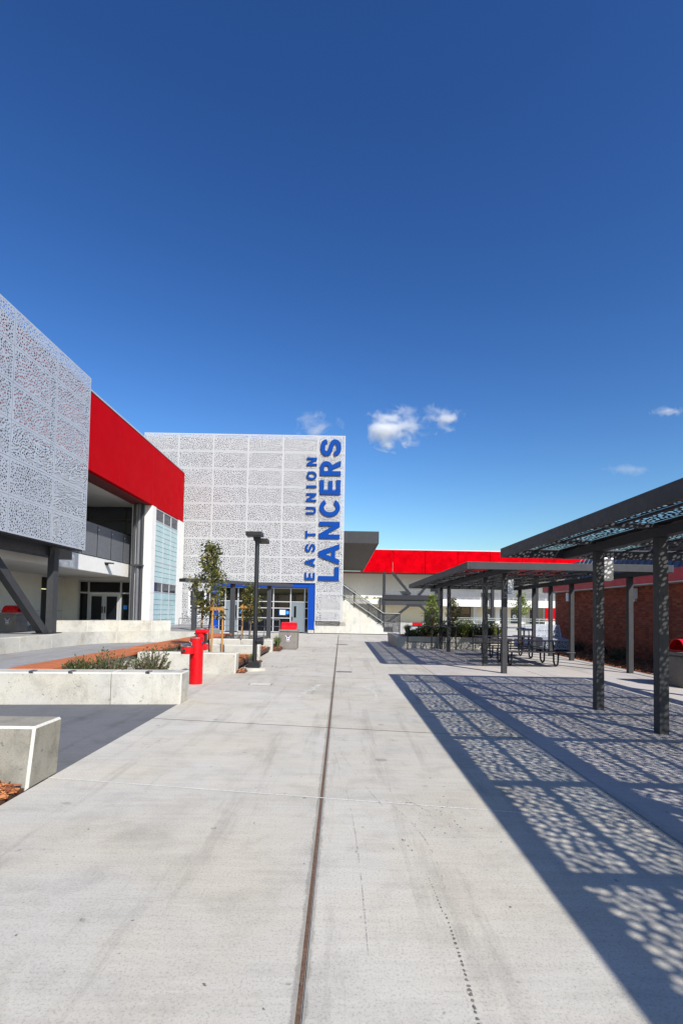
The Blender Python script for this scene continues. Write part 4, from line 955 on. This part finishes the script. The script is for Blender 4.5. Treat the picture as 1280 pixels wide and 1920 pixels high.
def table_proto(length):
    t = thing('picnic_table', (0, 0, 0), 'x', 'table', 'black metal picnic tables')
    h = length / 2
    top = perf(length, .76, .05, 3, lambda u, v, n: (u - h, v - .38, .735 + n), t=.02, margin=.04, vein=9, veinw=0, rmin=.2, rmax=.22, miss=0)
    put('tabletop', top, 'black', t, local=True)
    for s in (-1, 1):
        bm = bmesh.new(); box(bm, -h, h, s * .7 - .14, s * .7 + .14, .43, .46, bev=.01); put('seat', me_bm(bm), 'black', t, local=True)
    for sx_ in (-1, 1):
        X = sx_ * (h - .45)
        for s in (-1, 1):
            P = [(X, s * .3, .73), (X, s * .34, .45), (X, s * .36, .12)] + [(X, s * (.51 - .15 * math.cos(R(a))), .16 - .135 * math.sin(R(a))) for a in (20, 50, 90, 130, 160)] + [(X, s * .67, .2), (X, s * .68, .43)]
            bm = bmesh.new(); tube(bm, P, .028, 8); put('leg', me_bm(bm, smooth=True), 'black', t, local=True)
        bm = bmesh.new(); tube(bm, [(X, -.35, .42), (X, .35, .42)], .022, 8); put('crossbar', me_bm(bm), 'black', t, local=True)
    return t
tp = table_proto(2.3)
for i, (p, rz, lbl) in enumerate((((5.85, 15.75, 0), 0, 'black picnic table nearest the camera under the farther canopy'), ((6.05, 18.3, 0), 0, 'black picnic table second from the camera under the canopy'), ((10.2, 25.6, 0), .0, 'picnic table with blue cover beyond the canopy posts'))):
    o = tp if i == 0 else copy_tree(tp); o.location = p; o.rotation_euler.z = rz; o['label'] = lbl
bm = bmesh.new(); box(bm, 9.1, 9.75, 25.3, 25.95, .76, .84, bev=.03); put('folded_cloth', me_bm(bm), 'cloth', label='folded blue cloth lying on the farthest picnic table', cat='cloth')
t = thing('guard_rail', (11, 34, 0), 'pale green grey pipe railing on the far plaza', 'railing')
for z in (1.12, .78, .45): T('rail', 'railgrey', t, ([(8.0, 34, z), (14.0, 34, z - .03)], .03))
for x in (8.0, 9.5, 11.0, 12.5, 14.0): T('rail_post', 'railgrey', t, ([(x, 34, 0), (x, 34, 1.14)], .035))
t = thing('guard_rail', (9, 46, 0), 'distant pale pipe railing before the far tree', 'railing')
for z in (1.1, .6): T('rail', 'railgrey', t, ([(10, 48, z), (22.0, 48, z)], .035))
for x in (10, 13, 16, 19, 22): T('rail_post', 'railgrey', t, ([(x, 48, 0), (x, 48, 1.12)], .04))
# white speckled bench by the wall
t = thing('perforated_bench', (9.0, 20.6, 0), 'white perforated metal lounge bench beside the brick wall', 'bench')
p = perf(1.1, .72, .07, 41, lambda u, v, n: (8.27 + u, 21.2 + v * .35 + n, .6 + v * .75), vein=.4, veinw=.02, rmin=.3, rmax=.5, t=.004); put('backrest', p, 'perfwhite', t)
p = perf(1.1, .8, .07, 42, lambda u, v, n: (8.27 + u, 20.45 + v, .56 + v * .08 + n), vein=.4, veinw=.02, rmin=.3, rmax=.5, t=.004); put('seat', p, 'perfwhite', t)
p = perf(1.1, .4, .07, 43, lambda u, v, n: (8.27 + u, 20.42 + n, .16 + v), vein=.4, veinw=.02, rmin=.3, rmax=.5, t=.004); put('front_panel', p, 'perfwhite', t)
B('side_panel', 'perfwhite', t, (8.25, 8.265, 20.45, 21.5, .15, .62)); B('inner_frame', 'darkback', t, (8.3, 9.3, 20.55, 21.2, .02, .5))

# ------------------------------------------------------------------ brick building
bb_ = thing('brick_building', (12, 18, 0), 'low brick building on the right with red fascia and grey metal roof', 'building')
B('wall', 'mortar', bb_, (11.0, 16, 6, 25.7, 0, 2.72))
mesh_b = None
bl, bh = .2, .066; rest_v, rest_f = [], []
rr = random.Random(77); made = 0
def brick_mesh(l):
    bm = bmesh.new(); box(bm, -.008, .03, 0, l, 0, .056); return me_bm(bm)
full = brick_mesh(.19)
cand = []
for j in range(41):
    z = .02 + j * bh; y = 12.0 + (.1 if j % 2 else 0)
    while y < 25.49:
        cand.append((y, z)); y += bl
vis = sorted([c for c in cand if c[0] > 16.1], key=lambda c: c[0])[:300]; vset = set(vis)
for y, z in vis: put('brick', full, 'brick', bb_, loc=(10.998 - rr.uniform(0, .004), y, z))
for y, z in cand:
    if (y, z) in vset: continue
    o = rr.uniform(0, .004); q = len(rest_v); x0, x1 = 10.99 - o, 11.02
    rest_v += [(a, b, c) for a in (x0, x1) for b, c in ((y, z), (y + .19, z), (y + .19, z + .056), (y, z + .056))]
    rest_f += [[q + i for i in f] for f in ((0, 3, 2, 1), (4, 5, 6, 7), (0, 1, 5, 4), (1, 2, 6, 5), (2, 3, 7, 6), (3, 0, 4, 7))]
me = bpy.data.meshes.new('bricks'); me.from_pydata(rest_v, [], rest_f); put('brickwork', me, 'brick', bb_, kind='stuff')
B('fascia', 'redfascia', bb_, (10.55, 10.6, 6, 26.2, 2.72, 3.14)); B('fascia', 'redfascia', bb_, (10.601, 16.5, 26.15, 26.2, 2.72, 3.14)); B('soffit', 'soffit', bb_, (10.56, 16.4, 6, 26.1, 2.68, 2.715)); B('roof', 'metalroof', bb_, (10.61, 16.5, 6, 26.14, 3.0, 3.12))
bm = bmesh.new()
v = [bm.verts.new(p) for p in ((12.2, 6, 3.12), (12.2, 27.5, 3.12), (13.0, 28.6, 4.5), (13.0, 6, 4.7), (16.5, 27.5, 3.12), (16.5, 28.6, 4.5), (16.5, 6, 4.7), (16.5, 6, 3.12))]
for f in ((0, 1, 2, 3), (1, 4, 5, 2), (3, 2, 5, 6), (0, 3, 6, 7)): bm.faces.new([v[i] for i in f])
up = put('upper_roof', me_bm(bm), 'metalroof', bb_)
for k in range(44):
    y = 6.3 + k * .48; bm = bmesh.new(); bar(bm, (12.19, y, 3.13), (12.99, y + .02, 4.62), .03, .05); put('standing_seam', me_bm(bm), 'metalroof', up)
for y, z, lbl in ((23.7, 2.42, 'white box light on the brick wall, the farther one'), (18.6, 2.42, 'white box light on the brick wall, the nearer one')):
    t = thing('wall_light', (10.9, y, z), lbl, 'light', 'brick wall lights'); B('housing', 'paper', t, (10.7, 10.98, y - .12, y + .12, z - .2, z + .2), bev=.02); B('bracket', 'alu', t, (10.9, 10.985, y - .05, y + .05, z - .3, z - .2))
kb = B('bed_kerb', 'walk2', None, (8.054, 8.35, 5, 25, -.05, .01), kind='structure')
s = B('mulch_bed', 'soil', None, (8.354, 10.99, 5, 25, -.1, .005), kind='stuff', label='dark mulch bed along the foot of the brick wall', cat='mulch')
chips('mulch_chips', 8.36, 10.6, 11, 24, .01, 4500, .09, 9, s)
pos_ = [('beside the white perforated bench', 10.3, 21.8), ('between the perforated bench and farther wall light', 10.1, 19.6), ('left of the lit canopy post, back one', 10.2, 18.0), ('left of the lit canopy post, front one', 9.6, 17.2), ('right of the lit canopy post', 10.3, 15.9), ('behind the near canopy post', 9.7, 14.7), ('nearest the right litter bin', 9.3, 13.3)]
for i, (wh, x, y) in enumerate(pos_): shrub('dark_shrub', (x, y, 0), .42, .42, .55, 75, 'leafdark', 90 + i, 'dark low shrub by the brick wall, ' + wh, 'dark shrubs by the brick wall', .07, .6)

# ------------------------------------------------------------------ clouds
def cloud(c, size, seed, dens, label, nsc=1.7, cut=.42):
    M = bpy.data.materials.new('cloud_vapour'); M.use_nodes = True; n, l = M.node_tree.nodes, M.node_tree.links
    n.remove(n['Principled BSDF']); v = n.new('ShaderNodeVolumePrincipled'); v.inputs['Color'].default_value = (1, 1, 1, 1); v.inputs['Anisotropy'].default_value = .2
    tc = n.new('ShaderNodeTexCoord'); mp = n.new('ShaderNodeMapping'); mp.inputs['Location'].default_value = (seed * 3.7, seed * 1.3, seed * 2.1); l.new(tc.outputs['Object'], mp.inputs['Vector'])
    mp.inputs['Scale'].default_value = (1, 1, size[2] / size[0] * 1.3)
    nz = noise(n, l, nsc, 9, .6, mp.outputs[0], .5)
    ln = n.new('ShaderNodeVectorMath'); ln.operation = 'LENGTH'; l.new(tc.outputs['Object'], ln.inputs[0])
    f = n.new('ShaderNodeMath'); f.operation = 'MULTIPLY_ADD'; f.inputs[1].default_value = -.3; l.new(ln.outputs['Value'], f.inputs[0]); l.new(nz, f.inputs[2])
    mr = n.new('ShaderNodeMapRange'); mr.inputs['From Min'].default_value = cut - .07; mr.inputs['From Max'].default_value = cut + .16; mr.inputs['To Min'].default_value = 0; mr.inputs['To Max'].default_value = dens
    l.new(f.outputs[0], mr.inputs['Value']); l.new(mr.outputs[0], v.inputs['Density']); l.new(v.outputs[0], n['Material Output'].inputs['Volume'])
    bm = bmesh.new(); bmesh.ops.create_icosphere(bm, subdivisions=3, radius=1); me = me_bm(bm); me.materials.append(M)
    o = put('cloud', me, None, label=label, cat='cloud', group='small fair weather clouds'); o.location = c; o.scale = size; return o
cloud((335, 3000, 1122), (240, 120, 165), 1, .06, 'largest puffy white cloud right of the tall screen')
cloud((590, 3000, 1183), (185, 80, 105), 2, .035, 'flat puff just right of the largest cloud')
cloud((-165, 3000, 1120), (175, 80, 115), 3, .02, 'small cloud right above the tall white screen')
cloud((1975, 3000, 1254), (130, 80, 45), 4, .02, 'small flat cloud at the right edge of the sky')
cloud((1705, 3000, 892), (190, 80, 50), 5, .008, 'faint thin cloud above the near canopy')
cloud((400, 3000, 375), (90, 60, 26), 6, .008, 'faint cloud just above the far red band')
